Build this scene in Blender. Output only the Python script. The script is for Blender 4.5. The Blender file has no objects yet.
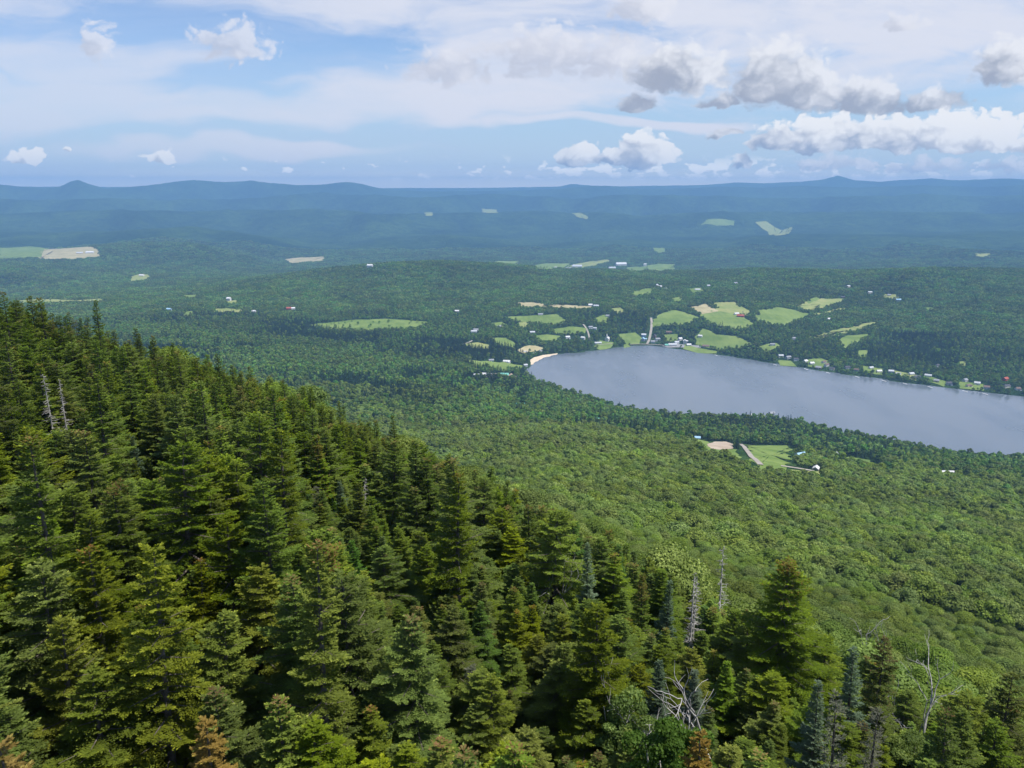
import bpy, math, random
import numpy as np
from mathutils import Vector
R = math.radians
rng = np.random.default_rng(7)
random.seed(7)
SC = bpy.context.scene
COL = SC.collection

# ------------------------------------------------------------------ camera, sun, sky, exposure
CAM_Z = 460.0
PITCH = math.atan2(384 - 187, 800)
FPX = 800.0
cam = bpy.data.cameras.new('camera')
cam.sensor_width = 36.0
cam.lens = FPX / 1024 * 36.0
cam.clip_start = 0.5
cam.clip_end = 200000
camo = bpy.data.objects.new('camera', cam)
COL.objects.link(camo)
camo.location = (0, 0, CAM_Z)
camo.rotation_euler = (R(90) - PITCH, 0, 0)
SC.camera = camo

SUN_AZ, SUN_EL = R(108), R(62)          # azimuth measured from +Y towards +X
SUN_STRENGTH = 4.4
SKY_STRENGTH = 0.15
EXPOSURE = 0.55
HAZE_DENSITY = 0.000080
HAZE_COLOR = (0.27, 0.50, 0.86, 1)
sun = bpy.data.lights.new('sun', 'SUN')
sun.energy = SUN_STRENGTH
sun.angle = R(0.5)
sun.color = (1.0, 0.955, 0.88)
suno = bpy.data.objects.new('sun', sun)
COL.objects.link(suno)
sd = Vector((math.cos(SUN_EL) * math.sin(SUN_AZ), math.cos(SUN_EL) * math.cos(SUN_AZ), math.sin(SUN_EL)))
suno.rotation_euler = (-sd).to_track_quat('-Z', 'Y').to_euler()
suno.location = (0, 0, CAM_Z + 500)

SC.view_settings.view_transform = 'Standard'
SC.view_settings.look = 'None'
SC.view_settings.gamma = 1
SC.view_settings.use_curve_mapping = False
SC.view_settings.exposure = EXPOSURE
SC.render.engine = 'CYCLES'
cy = SC.cycles
cy.use_denoising = True
cy.denoiser = 'OPENIMAGEDENOISE'
cy.denoising_prefilter = 'ACCURATE'
cy.max_bounces = 5
cy.diffuse_bounces = 3
cy.glossy_bounces = 2
cy.transmission_bounces = 3
cy.volume_bounces = 1
cy.sample_clamp_indirect = 6
SC.render.use_persistent_data = False


class NT:
    """small expression helper over a node tree"""
    def __init__(self, tree):
        self.t = tree
        self.n = tree.nodes
        self.l = tree.links

    def put(self, sock, v):
        if isinstance(v, bpy.types.NodeSocket):
            self.l.new(v, sock)
        elif v is not None:
            sock.default_value = v

    def m(self, op, a, b=None, c=None, clamp=False):
        n = self.n.new('ShaderNodeMath')
        n.operation = op
        n.use_clamp = clamp
        self.put(n.inputs[0], a)
        self.put(n.inputs[1], b)
        self.put(n.inputs[2], c)
        return n.outputs[0]

    def v(self, op, a, b=None, out=0):
        n = self.n.new('ShaderNodeVectorMath')
        n.operation = op
        self.put(n.inputs[0], a)
        self.put(n.inputs[1], b)
        return n.outputs['Value'] if op in ('LENGTH', 'DOT_PRODUCT', 'DISTANCE') else n.outputs[out]

    def noise(self, vec, scale, detail=4, rough=0.5, dist=0, col=False, dim='3D'):
        n = self.n.new('ShaderNodeTexNoise')
        n.noise_dimensions = dim
        if vec is not None:
            self.l.new(vec, n.inputs['Vector'])
        n.inputs['Scale'].default_value = scale
        n.inputs['Detail'].default_value = detail
        n.inputs['Roughness'].default_value = rough
        n.inputs['Distortion'].default_value = dist
        return n.outputs['Color' if col else 'Fac']

    def smooth(self, x, a, b, lo=0.0, hi=1.0):
        n = self.n.new('ShaderNodeMapRange')
        n.interpolation_type = 'SMOOTHSTEP'
        self.put(n.inputs['Value'], x)
        n.inputs['From Min'].default_value = a
        n.inputs['From Max'].default_value = b
        n.inputs['To Min'].default_value = lo
        n.inputs['To Max'].default_value = hi
        return n.outputs[0]

    def mix(self, f, a, b, mode='MIX'):
        n = self.n.new('ShaderNodeMix')
        n.data_type = 'RGBA'
        n.blend_type = mode
        self.put(n.inputs[0], f)
        self.put(n.inputs[6], a)
        self.put(n.inputs[7], b)
        return n.outputs[2]

    def combine(self, x, y, z=0.0):
        n = self.n.new('ShaderNodeCombineXYZ')
        self.put(n.inputs[0], x)
        self.put(n.inputs[1], y)
        self.put(n.inputs[2], z)
        return n.outputs[0]

    def sep(self, v):
        n = self.n.new('ShaderNodeSeparateXYZ')
        self.l.new(v, n.inputs[0])
        return n.outputs


def pix(px, py):
    """world direction of a photograph pixel"""
    dx = (np.asarray(px, float) - 512) / FPX
    dy = (384 - np.asarray(py, float)) / FPX
    x = dx
    y = math.cos(PITCH) + dy * math.sin(PITCH)
    z = -math.sin(PITCH) + dy * math.cos(PITCH)
    return x, y, z


def project(x, y, z):
    zz = z - CAM_Z
    d = y * math.cos(PITCH) - zz * math.sin(PITCH)
    u = y * math.sin(PITCH) + zz * math.cos(PITCH)
    return 512 + FPX * x / d, 384 - FPX * u / d


# ---- sky: Nishita plus two decks of cloud written in direction space
world = bpy.data.worlds.new('World')
SC.world = world
world.use_nodes = True
world.cycles.sampling_method = 'MANUAL'
world.cycles.sample_map_resolution = 256
w = NT(world.node_tree)
w.n.clear()
wout = w.n.new('ShaderNodeOutputWorld')
bg = w.n.new('ShaderNodeBackground')
bg.inputs['Strength'].default_value = SKY_STRENGTH
w.l.new(bg.outputs[0], wout.inputs[0])
sky = w.n.new('ShaderNodeTexSky')
sky.sky_type = 'NISHITA'
sky.sun_disc = False
sky.sun_elevation = SUN_EL
sky.sun_rotation = SUN_AZ
sky.altitude = 800
sky.air_density = 1.0
sky.dust_density = 0.3
sky.ozone_density = 3.0
tc = w.n.new('ShaderNodeTexCoord')
o = w.sep(tc.outputs['Generated'])
yy = w.m('MAXIMUM', w.m('ABSOLUTE', o[1]), 0.12)
w.l.new(w.combine(o[0], o[1], w.m('MAXIMUM', o[2], 0.012)), sky.inputs[0])


def wc(r, g_, b_):
    """a displayed colour (0..255) as radiance for the background"""
    k = 1.0 / (SKY_STRENGTH * 2 ** EXPOSURE)
    return tuple(k * ((q / 255 + .055) / 1.055) ** 2.4 for q in (r, g_, b_)) + (1,)

P0 = w.combine(w.m('DIVIDE', o[0], yy), w.m('DIVIDE', o[2], yy))


def uw(px, py):
    x, y, z = pix(px, py)
    return float(x / y), float(z / y)


def vmad(a, b, c):
    n = w.n.new('ShaderNodeVectorMath')
    n.operation = 'MULTIPLY_ADD'
    w.put(n.inputs[0], a); n.inputs[1].default_value = b; n.inputs[2].default_value = c
    return n.outputs[0]


def field(vec, lst, below=None, lit=False):
    """1 at a cloud's heart, 0 on its ellipse, the underside squashed flat; with lit, also a heart moved away from the sun"""
    f = l_ = None
    for cx, cy, hw, hh in lst:
        u0, w0 = uw(cx, cy)
        u1, _ = uw(cx + hw, cy)
        _, w1 = uw(cx, cy - hh)
        su, sw = 1 / (u1 - u0), 1 / (w1 - w0)
        d = vmad(vec, (su, sw, 0), (-u0 * su, -w0 * sw, 0))
        e = w.v('MAXIMUM', d, w.v('MULTIPLY', d, (-1, -1 / below, 0))) if below else d
        q = w.v('LENGTH', e)
        f = q if f is None else w.m('MINIMUM', f, q)
        if lit:
            q = w.v('LENGTH', w.v('ADD', d, (0.42, 0.30, 0)))
            l_ = q if l_ is None else w.m('MINIMUM', l_, q)
    f = w.m('SUBTRACT', 1.0, f)
    return (f, l_) if lit else f


# high veil: stretched fibrous noise
wz = w.noise(w.v('MULTIPLY', P0, (1.0, 2.6, 1)), 3.0, 3, 0.55, 0.0, col=True, dim='2D')
Pv = w.v('ADD', P0, w.v('MULTIPLY', w.v('SUBTRACT', wz, (.5, .5, .5)), (0.34, 0.075, 0)))
veil = field(Pv, [(900, -40, 640, 180), (560, 66, 190, 50), (440, 100, 210, 30), (200, 112, 360, 20),
                  (20, 105, 200, 34), (335, -10, 150, 48), (10, -20, 160, 54), (250, 146, 230, 9), (620, 120, 170, 8), (90, 70, 120, 30)])
fib = w.noise(w.v('MULTIPLY', Pv, (1.0, 4.5, 1)), 6.0, 5, 0.6, dim='2D')
fibc = w.m('SUBTRACT', fib, 0.5)
veil_m = w.smooth(w.m('ADD', veil, w.m('MULTIPLY', fibc, 0.8)), -0.06, 0.52)
veil_m = w.m('MULTIPLY', veil_m, w.m('MULTIPLY', w.smooth(fib, 0.25, 0.6, 0.74, 0.97), w.smooth(w.sep(P0)[0], -0.55, 0.0, 0.62, 1.0)))
# a faint film over all of the upper left and milky air along the horizon
skyt = w.mix(1.0, sky.outputs[0], (.54, .585, .66, 1), 'MULTIPLY')
film = w.smooth(w.m('ADD', w.m('MULTIPLY', P_x := w.sep(P0)[0], -0.5), w.m('MULTIPLY', fibc, 1.2)), -0.35, 0.6, 0.0, 0.42)
hz = w.smooth(w.m('DIVIDE', o[2], yy), -0.01, 0.20, 1.0, 0.0)
hz2 = w.smooth(w.m('DIVIDE', o[2], yy), 0.0, 0.07, 0.55, 0.0)
hz3 = w.smooth(w.m('DIVIDE', o[2], yy), 0.0, 0.026, 0.9, 0.0)

# cumulus
vor = w.n.new('ShaderNodeTexVoronoi')
vor.voronoi_dimensions = '2D'
vor.feature = 'SMOOTH_F1'
vor.inputs['Smoothness'].default_value = 0.35
vor.inputs['Scale'].default_value = 46.0
vor.inputs['Detail'].default_value = 1.5
vor.inputs['Roughness'].default_value = 0.55
n2 = w.noise(w.v('MULTIPLY', P0, (1.0, 1.3, 1)), 17.0, 5, 0.6, col=True, dim='2D')
wn = w.v('SUBTRACT', n2, (.5, .5, .5))
Pc = w.v('ADD', P0, w.v('MULTIPLY', wn, (0.050, 0.028, 0)))
w.l.new(w.v('MULTIPLY', Pc, (1.0, 1.35, 1)), vor.inputs['Vector'])
bump_ = w.m('SUBTRACT', 0.42, vor.outputs['Distance'])
BRIGHT = [(780, 144, 40, 28), (822, 145, 48, 42), (872, 144, 44, 36), (905, 144, 38, 40), (945, 144, 50, 42), (993, 143, 46, 40),
          (1045, 146, 40, 30), (580, 162, 28, 22), (645, 161, 34, 34), (616, 162, 26, 12), (27, 160, 30, 16), (160, 161, 22, 16), (66, 153, 7, 5),
          (742, 166, 15, 16)]
GREY = [(768, 88, 44, 68), (804, 92, 46, 56), (865, 103, 60, 34), (930, 102, 50, 20), (682, 78, 66, 46), (1008, 72, 50, 44),
        (634, 106, 30, 17), (725, 103, 34, 14), (722, 135, 20, 8)]
SOFT = [(545, 55, 80, 48), (610, 62, 70, 40), (232, 46, 52, 38), (98, 48, 26, 40), (450, 72, 60, 36), (905, 25, 30, 12), (645, 10, 50, 34), (835, 166, 75, 15), (930, 166, 60, 12), (1010, 168, 45, 14)]
fB, lB = field(Pc, BRIGHT, 0.28, True)
fG, lG = field(Pc, GREY, 0.42, True)
fS, lS = field(Pc, SOFT, 0.6, True)
# a broken row of little clouds low over the hills
tn = w.noise(w.v('MULTIPLY', P0, (1.0, 2.2, 1)), 34.0, 3, 0.6, dim='2D')
ez = w.m('DIVIDE', o[2], yy)
band = w.m('MULTIPLY', w.smooth(ez, 0.004, 0.012), w.smooth(ez, 0.040, 0.020))
side = w.smooth(P_x, -0.3, 0.25, -0.10, 0.10)
mT = w.m('MULTIPLY', w.m('MULTIPLY', band, w.smooth(w.m('ADD', w.m('ADD', tn, w.m('MULTIPLY', bump_, 0.25)), side), 0.52, 0.62)), 0.62)
mB = w.smooth(w.m('ADD', fB, w.m('MULTIPLY', bump_, 0.42)), 0.0, 0.17)
mG = w.smooth(w.m('ADD', fG, w.m('MULTIPLY', bump_, 0.36)), -0.04, 0.34)
mS = w.m('MULTIPLY', w.smooth(w.m('ADD', fS, w.m('MULTIPLY', bump_, 0.6)), 0.0, 0.42), 0.75)
n3 = w.m('ADD', w.m('MULTIPLY', bump_, -0.42), w.m('MULTIPLY', w.m('SUBTRACT', fib, 0.5), -0.5))
# bright on the side of the sun, grey in the thick of the cloud and away from it
litB = w.smooth(w.m('SUBTRACT', lB, n3), 0.0, 0.84)
litB = w.m('ADD', litB, w.m('ADD', w.smooth(P_x, 0.40, 0.60, 0.0, 0.40), w.smooth(P_x, -0.1, -0.4, 0.0, 0.35)), clamp=True)
litG = w.smooth(w.m('SUBTRACT', lG, n3), 0.05, 0.98)
litS = w.smooth(w.m('SUBTRACT', lS, n3), 0.05, 0.95)
cB = w.mix(litB, wc(162, 174, 198), wc(252, 252, 253))
cG = w.mix(litG, wc(166, 173, 190), wc(242, 243, 248))
cS = w.mix(litS, wc(200, 204, 219), wc(236, 237, 245))
colr = w.mix(hz, skyt, wc(186, 211, 234))
colr = w.mix(hz2, colr, wc(222, 232, 240))
colr = w.mix(hz3, colr, wc(300, 285, 258))
colr = w.mix(film, colr, wc(196, 212, 240))
skyA = w.mix(veil_m, colr, wc(228, 231, 243))
skyB = w.mix(mT, skyA, wc(300, 292, 282))
skyS = w.mix(mS, skyB, cS)
skyC = w.mix(w.m('MULTIPLY', mG, 0.94), skyS, cG)
skyD = w.mix(mB, skyC, cB)
w.l.new(skyD, bg.inputs['Color'])

# ------------------------------------------------------------------ helpers
def V(a):
    return np.asarray(a, float)


def mesh_np(name, verts, faces, mats, attr=None, smooth=False, face_mat=None):
    """verts (n,3); faces (m,k) one size, or a list of such arrays"""
    if not isinstance(faces, list):
        faces = [faces]
    faces = [f for f in faces if len(f)]
    me = bpy.data.meshes.new(name)
    me.vertices.add(len(verts))
    me.vertices.foreach_set('co', np.ascontiguousarray(verts, np.float32).ravel())
    loops = np.concatenate([f.ravel() for f in faces]).astype(np.int32)
    sizes = np.concatenate([np.full(len(f), f.shape[1]) for f in faces]).astype(np.int32)
    starts = np.concatenate([[0], np.cumsum(sizes)[:-1]]).astype(np.int32)
    me.loops.add(len(loops))
    me.loops.foreach_set('vertex_index', loops)
    me.polygons.add(len(sizes))
    me.polygons.foreach_set('loop_start', starts)
    if face_mat is not None:
        me.polygons.foreach_set('material_index', np.asarray(face_mat, np.int32))
    me.polygons.foreach_set('use_smooth', np.full(len(sizes), smooth))
    for m_ in mats:
        me.materials.append(m_)
    if attr is not None:
        for k, a in attr.items():
            at = me.attributes.new(k, 'FLOAT', 'POINT')
            at.data.foreach_set('value', np.asarray(a, np.float32))
    me.update(calc_edges=True)
    me.validate()
    return me


def link(name, me, parent=None, loc=(0, 0, 0)):
    ob = bpy.data.objects.new(name, me)
    COL.objects.link(ob)
    ob.location = loc
    if parent:
        ob.parent = parent
    return ob


def tag(ob, label=None, cat=None, group=None, kind=None):
    if label: ob['label'] = label
    if cat: ob['category'] = cat
    if group: ob['group'] = group
    if kind: ob['kind'] = kind
    return ob


def empty(name, loc, rz=0, label=None, cat=None, group=None):
    e = bpy.data.objects.new(name, None)
    e.empty_display_size = 0.5
    COL.objects.link(e)
    e.location = loc
    e.rotation_euler = (0, 0, rz)
    return tag(e, label, cat, group)


def copy_tree(src, parent=None):
    c = src.copy()
    COL.objects.link(c)
    if parent: c.parent = parent
    for ch in src.children:
        copy_tree(ch, c)
    return c


class Build:
    """collects vertices and faces of several sizes with one material index each"""
    def __init__(self):
        self.v = []; self.nv = 0; self.q = []; self.t = []; self.qm = []; self.tm = []; self.a = []

    def add(self, v, q=None, t=None, mat=0, a=0.5):
        v = np.asarray(v, float).reshape(-1, 3)
        if q is not None and len(q):
            q = np.asarray(q) + self.nv
            self.q.append(q); self.qm.append(np.full(len(q), mat))
        if t is not None and len(t):
            t = np.asarray(t) + self.nv
            self.t.append(t); self.tm.append(np.full(len(t), mat))
        self.v.append(v)
        self.a.append(np.full(len(v), a) if np.isscalar(a) else a)
        self.nv += len(v)

    def tube(self, pts, rad, n=6, mat=0, a=0.5):
        pts = V(pts); rad = np.asarray(rad, float)
        d = np.gradient(pts, axis=0)
        d /= np.linalg.norm(d, axis=1)[:, None] + 1e-9
        ref = np.where(np.abs(d[:, 2:3]) > 0.9, V([[1, 0, 0]]), V([[0, 0, 1]]))
        s = np.cross(d, ref); s /= np.linalg.norm(s, axis=1)[:, None] + 1e-9
        u = np.cross(s, d)
        an = np.arange(n) * 2 * math.pi / n
        ring = pts[:, None] + rad[:, None, None] * (np.cos(an)[None, :, None] * s[:, None] + np.sin(an)[None, :, None] * u[:, None])
        k = len(pts)
        i = np.arange(k - 1)[:, None] * n; j = np.arange(n)[None]
        q = np.stack([i + j, i + (j + 1) % n, i + n + (j + 1) % n, i + n + j], -1).reshape(-1, 4)
        self.add(ring.reshape(-1, 3), q, mat=mat, a=a)

    def kites(self, a, b, wv, mat=0, tone=0.5):
        """kite shaped leaves from a to b with half-width vectors wv"""
        mid = a * 0.45 + b * 0.55
        v = np.stack([a, mid + wv, b, mid - wv], 1).reshape(-1, 3)
        n = len(a)
        q = np.arange(4 * n).reshape(n, 4)
        t = np.repeat(np.broadcast_to(tone, (n,)), 4)
        self.add(v, q, mat=mat, a=t)

    def box(self, c, s, mat=0, rz=0):
        c = V(c); s = V(s) / 2
        v = V([[x, y, z] for z in (-1, 1) for y in (-1, 1) for x in (-1, 1)]) * s
        ca, sa = math.cos(rz), math.sin(rz)
        v = np.stack([v[:, 0] * ca - v[:, 1] * sa, v[:, 0] * sa + v[:, 1] * ca, v[:, 2]], 1) + c
        self.add(v, [[0, 2, 3, 1], [4, 5, 7, 6], [0, 1, 5, 4], [1, 3, 7, 5], [3, 2, 6, 7], [2, 0, 4, 6]], mat=mat)

    def mesh(self, name, mats, smooth=False, attr=True):
        f = []; fm = []
        if self.q: f.append(np.concatenate(self.q)); fm.append(np.concatenate(self.qm))
        if self.t: f.append(np.concatenate(self.t)); fm.append(np.concatenate(self.tm))
        return mesh_np(name, np.concatenate(self.v), f, mats,
                       {'tone': np.concatenate(self.a)} if attr else None, smooth, np.concatenate(fm))


def material(name):
    m_ = bpy.data.materials.new(name)
    m_.use_nodes = True
    t = NT(m_.node_tree)
    t.n.clear()
    out = t.n.new('ShaderNodeOutputMaterial')
    return m_, t, out


def plain(name, col, rough=0.8, noise=None, amount=0.25, metal=0.0):
    m_, t, out = material(name)
    p = t.n.new('ShaderNodeBsdfPrincipled')
    p.inputs['Roughness'].default_value = rough
    p.inputs['Specular IOR Level'].default_value = 0.25
    p.inputs['Metallic'].default_value = metal
    c = (*col, 1)
    if noise:
        g = t.n.new('ShaderNodeNewGeometry')
        f = t.noise(g.outputs['Position'], noise, 5, 0.6)
        dark = tuple(x * (1 - amount) for x in col) + (1,)
        lite = tuple(min(1, x * (1 + amount)) for x in col) + (1,)
        c = t.mix(t.smooth(f, 0.3, 0.7), dark, lite)
    t.put(p.inputs['Base Color'], c)
    t.l.new(p.outputs[0], out.inputs[0])
    return m_


def foliage(name, dark, lite, tip=None, brown=None, rnd=0.35, hue=0.03, trans=0.33, patch=0.006):
    """leaf stuff: tone attribute runs from old growth to young growth; every tree and every patch of wood differs a little"""
    m_, t, out = material(name)
    g = t.n.new('ShaderNodeNewGeometry')
    oi = t.n.new('ShaderNodeObjectInfo')
    at = t.n.new('ShaderNodeAttribute'); at.attribute_name = 'tone'
    tone = at.outputs['Fac']
    fine = t.noise(g.outputs['Position'], 1.3, 3, 0.6)
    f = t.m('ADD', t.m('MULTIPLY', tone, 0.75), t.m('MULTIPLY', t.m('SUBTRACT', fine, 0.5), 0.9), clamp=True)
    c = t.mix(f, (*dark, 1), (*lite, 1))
    if tip:
        c = t.mix(t.smooth(tone, 0.75, 1.0), c, (*tip, 1))
    if brown:
        c = t.mix(t.smooth(tone, 1.3, 1.6), c, (*brown, 1))
    big = t.noise(g.outputs['Position'], patch, 4, 0.6)
    hs = t.n.new('ShaderNodeHueSaturation')
    t.l.new(c, hs.inputs['Color'])
    h = t.m('ADD', 0.5 - hue, t.m('MULTIPLY', oi.outputs['Random'], 2 * hue))
    t.l.new(t.m('ADD', h, t.m('MULTIPLY', t.m('SUBTRACT', big, 0.5), hue * 1.6)), hs.inputs['Hue'])
    r2 = t.m('FRACT', t.m('MULTIPLY', oi.outputs['Random'], 17.31))
    val = t.m('ADD', 1 - rnd, t.m('MULTIPLY', r2, 2 * rnd))
    val = t.m('MULTIPLY', val, t.smooth(big, 0.35, 0.65, 0.80, 1.22))
    t.l.new(val, hs.inputs['Value'])
    r3 = t.m('FRACT', t.m('MULTIPLY', oi.outputs['Random'], 41.7))
    t.l.new(t.m('ADD', 0.96, t.m('MULTIPLY', r3, 0.22)), hs.inputs['Saturation'])
    d = t.n.new('ShaderNodeBsdfPrincipled')
    d.inputs['Roughness'].default_value = 0.6
    d.inputs['Specular IOR Level'].default_value = 0.08
    t.l.new(hs.outputs[0], d.inputs['Base Color'])
    tr = t.n.new('ShaderNodeBsdfTranslucent')
    t.l.new(t.mix(1.0, hs.outputs[0], (1.15, 1.3, 0.6, 1), 'MULTIPLY'), tr.inputs['Color'])
    mx = t.n.new('ShaderNodeMixShader')
    mx.inputs[0].default_value = trans
    t.l.new(d.outputs[0], mx.inputs[1]); t.l.new(tr.outputs[0], mx.inputs[2])
    t.l.new(mx.outputs[0], out.inputs[0])
    return m_


M = {}
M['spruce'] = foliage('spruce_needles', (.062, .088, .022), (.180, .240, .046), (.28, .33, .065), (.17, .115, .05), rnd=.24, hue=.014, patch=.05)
M['spruce_yellow'] = foliage('yellow_spruce_needles', (.072, .096, .020), (.215, .265, .045), (.31, .35, .065), (.24, .15, .06), rnd=.2, hue=.02, patch=.05)
M['fir'] = foliage('fir_needles', (.050, .085, .024), (.140, .21, .052), (.20, .28, .07), (.20, .10, .05), rnd=.2, hue=.02, patch=.05)
M['bluefir'] = foliage('blue_fir_needles', (.080, .112, .070), (.175, .235, .145), (.23, .30, .20), (.2, .1, .05), rnd=.15, hue=.01, patch=.05)
M['greyfir'] = foliage('dying_fir_needles', (.09, .095, .075), (.17, .175, .125), (.20, .21, .11), (.3, .2, .12), rnd=.15, hue=.01, patch=.05)
M['orange'] = foliage('orange_dead_needles', (.15, .11, .035), (.28, .20, .07), (.32, .27, .08), (.45, .2, .1), rnd=.1, hue=.01, patch=.05)
M['leaf_near'] = foliage('birch_leaves', (.060, .10, .024), (.15, .215, .052), (.20, .27, .07), rnd=.2, hue=.02, trans=.42, patch=.04)
M['leaf'] = foliage('hardwood_leaves', (.112, .155, .040), (.222, .295, .076), (.28, .35, .10), rnd=.17, hue=.014, trans=.3, patch=.007)
M['leaf_low'] = foliage('lowland_leaves', (.070, .122, .030), (.160, .250, .060), (.20, .29, .075), rnd=.34, hue=.030, trans=.25, patch=.004)
M['pine'] = foliage('pine_needles', (.018, .042, .020), (.046, .088, .038), (.06, .11, .045), rnd=.3, hue=.02, trans=.15, patch=.004)
M['bark'] = plain('bark', (.10, .085, .07), .9, 6, .4)
M['dead'] = plain('weathered_dead_wood', (.36, .345, .32), .85, 5, .35)
M['birchbark'] = plain('birch_bark', (.42, .40, .36), .8, 4, .4)

# ------------------------------------------------------------------ terrain
def vnoise(x, y, seed=0):
    xi = np.floor(x).astype(np.int64); yi = np.floor(y).astype(np.int64)
    fx = x - xi; fy = y - yi
    fx = fx * fx * (3 - 2 * fx); fy = fy * fy * (3 - 2 * fy)

    def h(a, b):
        n = (a * 374761393 + b * 668265263 + seed * 1274126177) & 0xffffffff
        n = ((n ^ (n >> 13)) * 1103515245) & 0xffffffff
        return ((n ^ (n >> 16)) & 0xffff) / 65535.0
    return (h(xi, yi) * (1 - fx) + h(xi + 1, yi) * fx) * (1 - fy) + (h(xi, yi + 1) * (1 - fx) + h(xi + 1, yi + 1) * fx) * fy


def fbm(x, y, seed=0, oct=4, gain=0.5):
    s = 0; a = 1; t = 0
    for k in range(oct):
        s = s + a * vnoise(x * 2 ** k + 13.7 * k, y * 2 ** k - 7.1 * k, seed + k)
        t += a; a *= gain
    return s / t * 2 - 1


CP = []          # azimuth, log distance, height


def cp_z(px, r, z, py=400):
    x, y, _ = pix(px, py)
    CP.append((math.atan2(x, y), math.log(r), z + (0.01 * r if r < 1700 else 0.01 * r * (z > 5))))


def cp(px, py, r, canopy=0.0):
    x, y, z = pix(px, py)
    CP.append((math.atan2(x, y), math.log(r), CAM_Z + r * z / math.hypot(x, y) - canopy))


cols = (0, 150, 300, 450, 600, 750, 900, 1024)
near = {  # distance: ground height per column
    4: (442.4,) * 8,
    20: (442.4, 442, 441.5, 441, 440.5, 440, 439.4, 439),
    50: (441.5, 439.6, 437.2, 433.7, 429.3, 425.6, 422.6, 421),
    110: (438.2, 431.8, 423.2, 411.8, 399.6, 392, 389, 388)}
for r_, zs in near.items():
    for c_, z_ in zip(cols, zs):
        cp_z(c_, r_, z_)
for c_, pts in {
    0: [(220, 405), (500, 300), (1000, 180), (1700, 105), (2500, 60), (3300, 35)],
    150: [(220, 386), (500, 270), (1000, 165), (1500, 115), (2000, 84), (2700, 40), (3400, 10)],
    300: [(220, 372), (500, 260), (1000, 150), (1600, 78), (2150, 36), (2900, 25), (3600, 35)],
    450: [(220, 364), (450, 272), (800, 180), (1150, 108), (1450, 68), (1750, 32), (2050, 12), (2400, 8), (2900, 18), (3500, 38)],
    600: [(160, 378), (280, 330), (600, 238), (950, 150), (1300, 62), (1560, 10)],
    750: [(160, 368), (280, 322), (550, 240), (850, 165), (1200, 70), (1450, 10)],
    900: [(150, 370), (230, 335), (500, 250), (850, 158), (1200, 70), (1480, 9)],
    1024: [(150, 368), (230, 334), (500, 252), (850, 160), (1200, 76), (1450, 12)]}.items():
    for r_, z_ in pts:
        cp_z(c_, r_, z_)
for c_ in (600, 750, 900, 1024):
    cp_z(c_, 1800, -3); cp_z(c_, 2020, 1 if c_ > 700 else -1)
for a_ in [(600, 350, 2250), (600, 330, 2420), (600, 300, 2900, 6), (600, 276, 3500, 8), (600, 269, 3900, 8),
           (750, 345, 2330), (750, 330, 2500), (750, 300, 2950, 6), (750, 280, 3500, 8), (750, 273, 3900, 8),
           (900, 365, 2270, 8), (900, 330, 2700, 8), (900, 300, 3250, 8), (900, 282, 3700, 8), (900, 273, 4100, 8),
           (1024, 375, 2250, 8), (1024, 330, 2750, 8), (1024, 300, 3300, 8), (1024, 275, 4000, 8),
           (450, 266, 3900, 8), (300, 276, 3900, 8), (150, 285, 4300, 8), (0, 283, 4800, 8)]:
    cp(*a_)
for px_ in (0, 150, 300, 450, 600, 750, 900, 1024):
    low = 262 if px_ > 400 else 262
    cp(px_, 280 if px_ > 200 else 276, 4900); cp(px_, 264, 6100)
    cp(px_, 253, 7100); cp(px_, 240, 8800); cp(px_, 226, 11500); cp(px_, 216, 14500)
    cp(px_, 208, 18000); cp(px_, 204, 22500)
CP = np.array(CP)
KX, KY = 3.0, 1.0


def tps_fit(P, z, lam=1e-4):
    n = len(P)
    d = np.linalg.norm(P[:, None] - P[None], axis=2)
    K = np.where(d > 0, d * d * np.log(d + 1e-12), 0) + lam * np.eye(n)
    A = np.zeros((n + 3, n + 3)); A[:n, :n] = K
    A[:n, n] = 1; A[:n, n + 1:] = P; A[n, :n] = 1; A[n + 1:, :n] = P.T
    return np.linalg.solve(A, np.concatenate([z, np.zeros(3)]))


def knot_space(az, lr):
    return np.stack([az * KX, lr * KY], -1)


# heights are stored relative to the eye per distance so that every scale is fitted equally well
PP = knot_space(CP[:, 0], CP[:, 1])
TW = tps_fit(PP, (CP[:, 2] - CAM_Z) / np.exp(CP[:, 1]))


def base_height(az, lr):
    q = knot_space(np.clip(az, R(-37), R(37)), lr)
    sh = q.shape[:-1]
    q = q.reshape(-1, 2)
    out = np.zeros(len(q))
    for i in range(0, len(q), 20000):
        s = q[i:i + 20000]
        d2 = ((s[:, None] - PP[None]) ** 2).sum(2)
        out[i:i + 20000] = (0.5 * d2 * np.log(d2 + 1e-20)) @ TW[:len(PP)] + TW[len(PP)] + s @ TW[len(PP) + 1:]
    return CAM_Z + out.reshape(sh) * np.exp(lr)


def sstep(x, a, b):
    t = np.clip((x - a) / (b - a), 0, 1)
    return t * t * (3 - 2 * t)


def plane_xy(px, py, z=0.0):
    x, y, d = pix(px, py)
    k = (z - CAM_Z) / d
    return x * k, y * k


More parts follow.
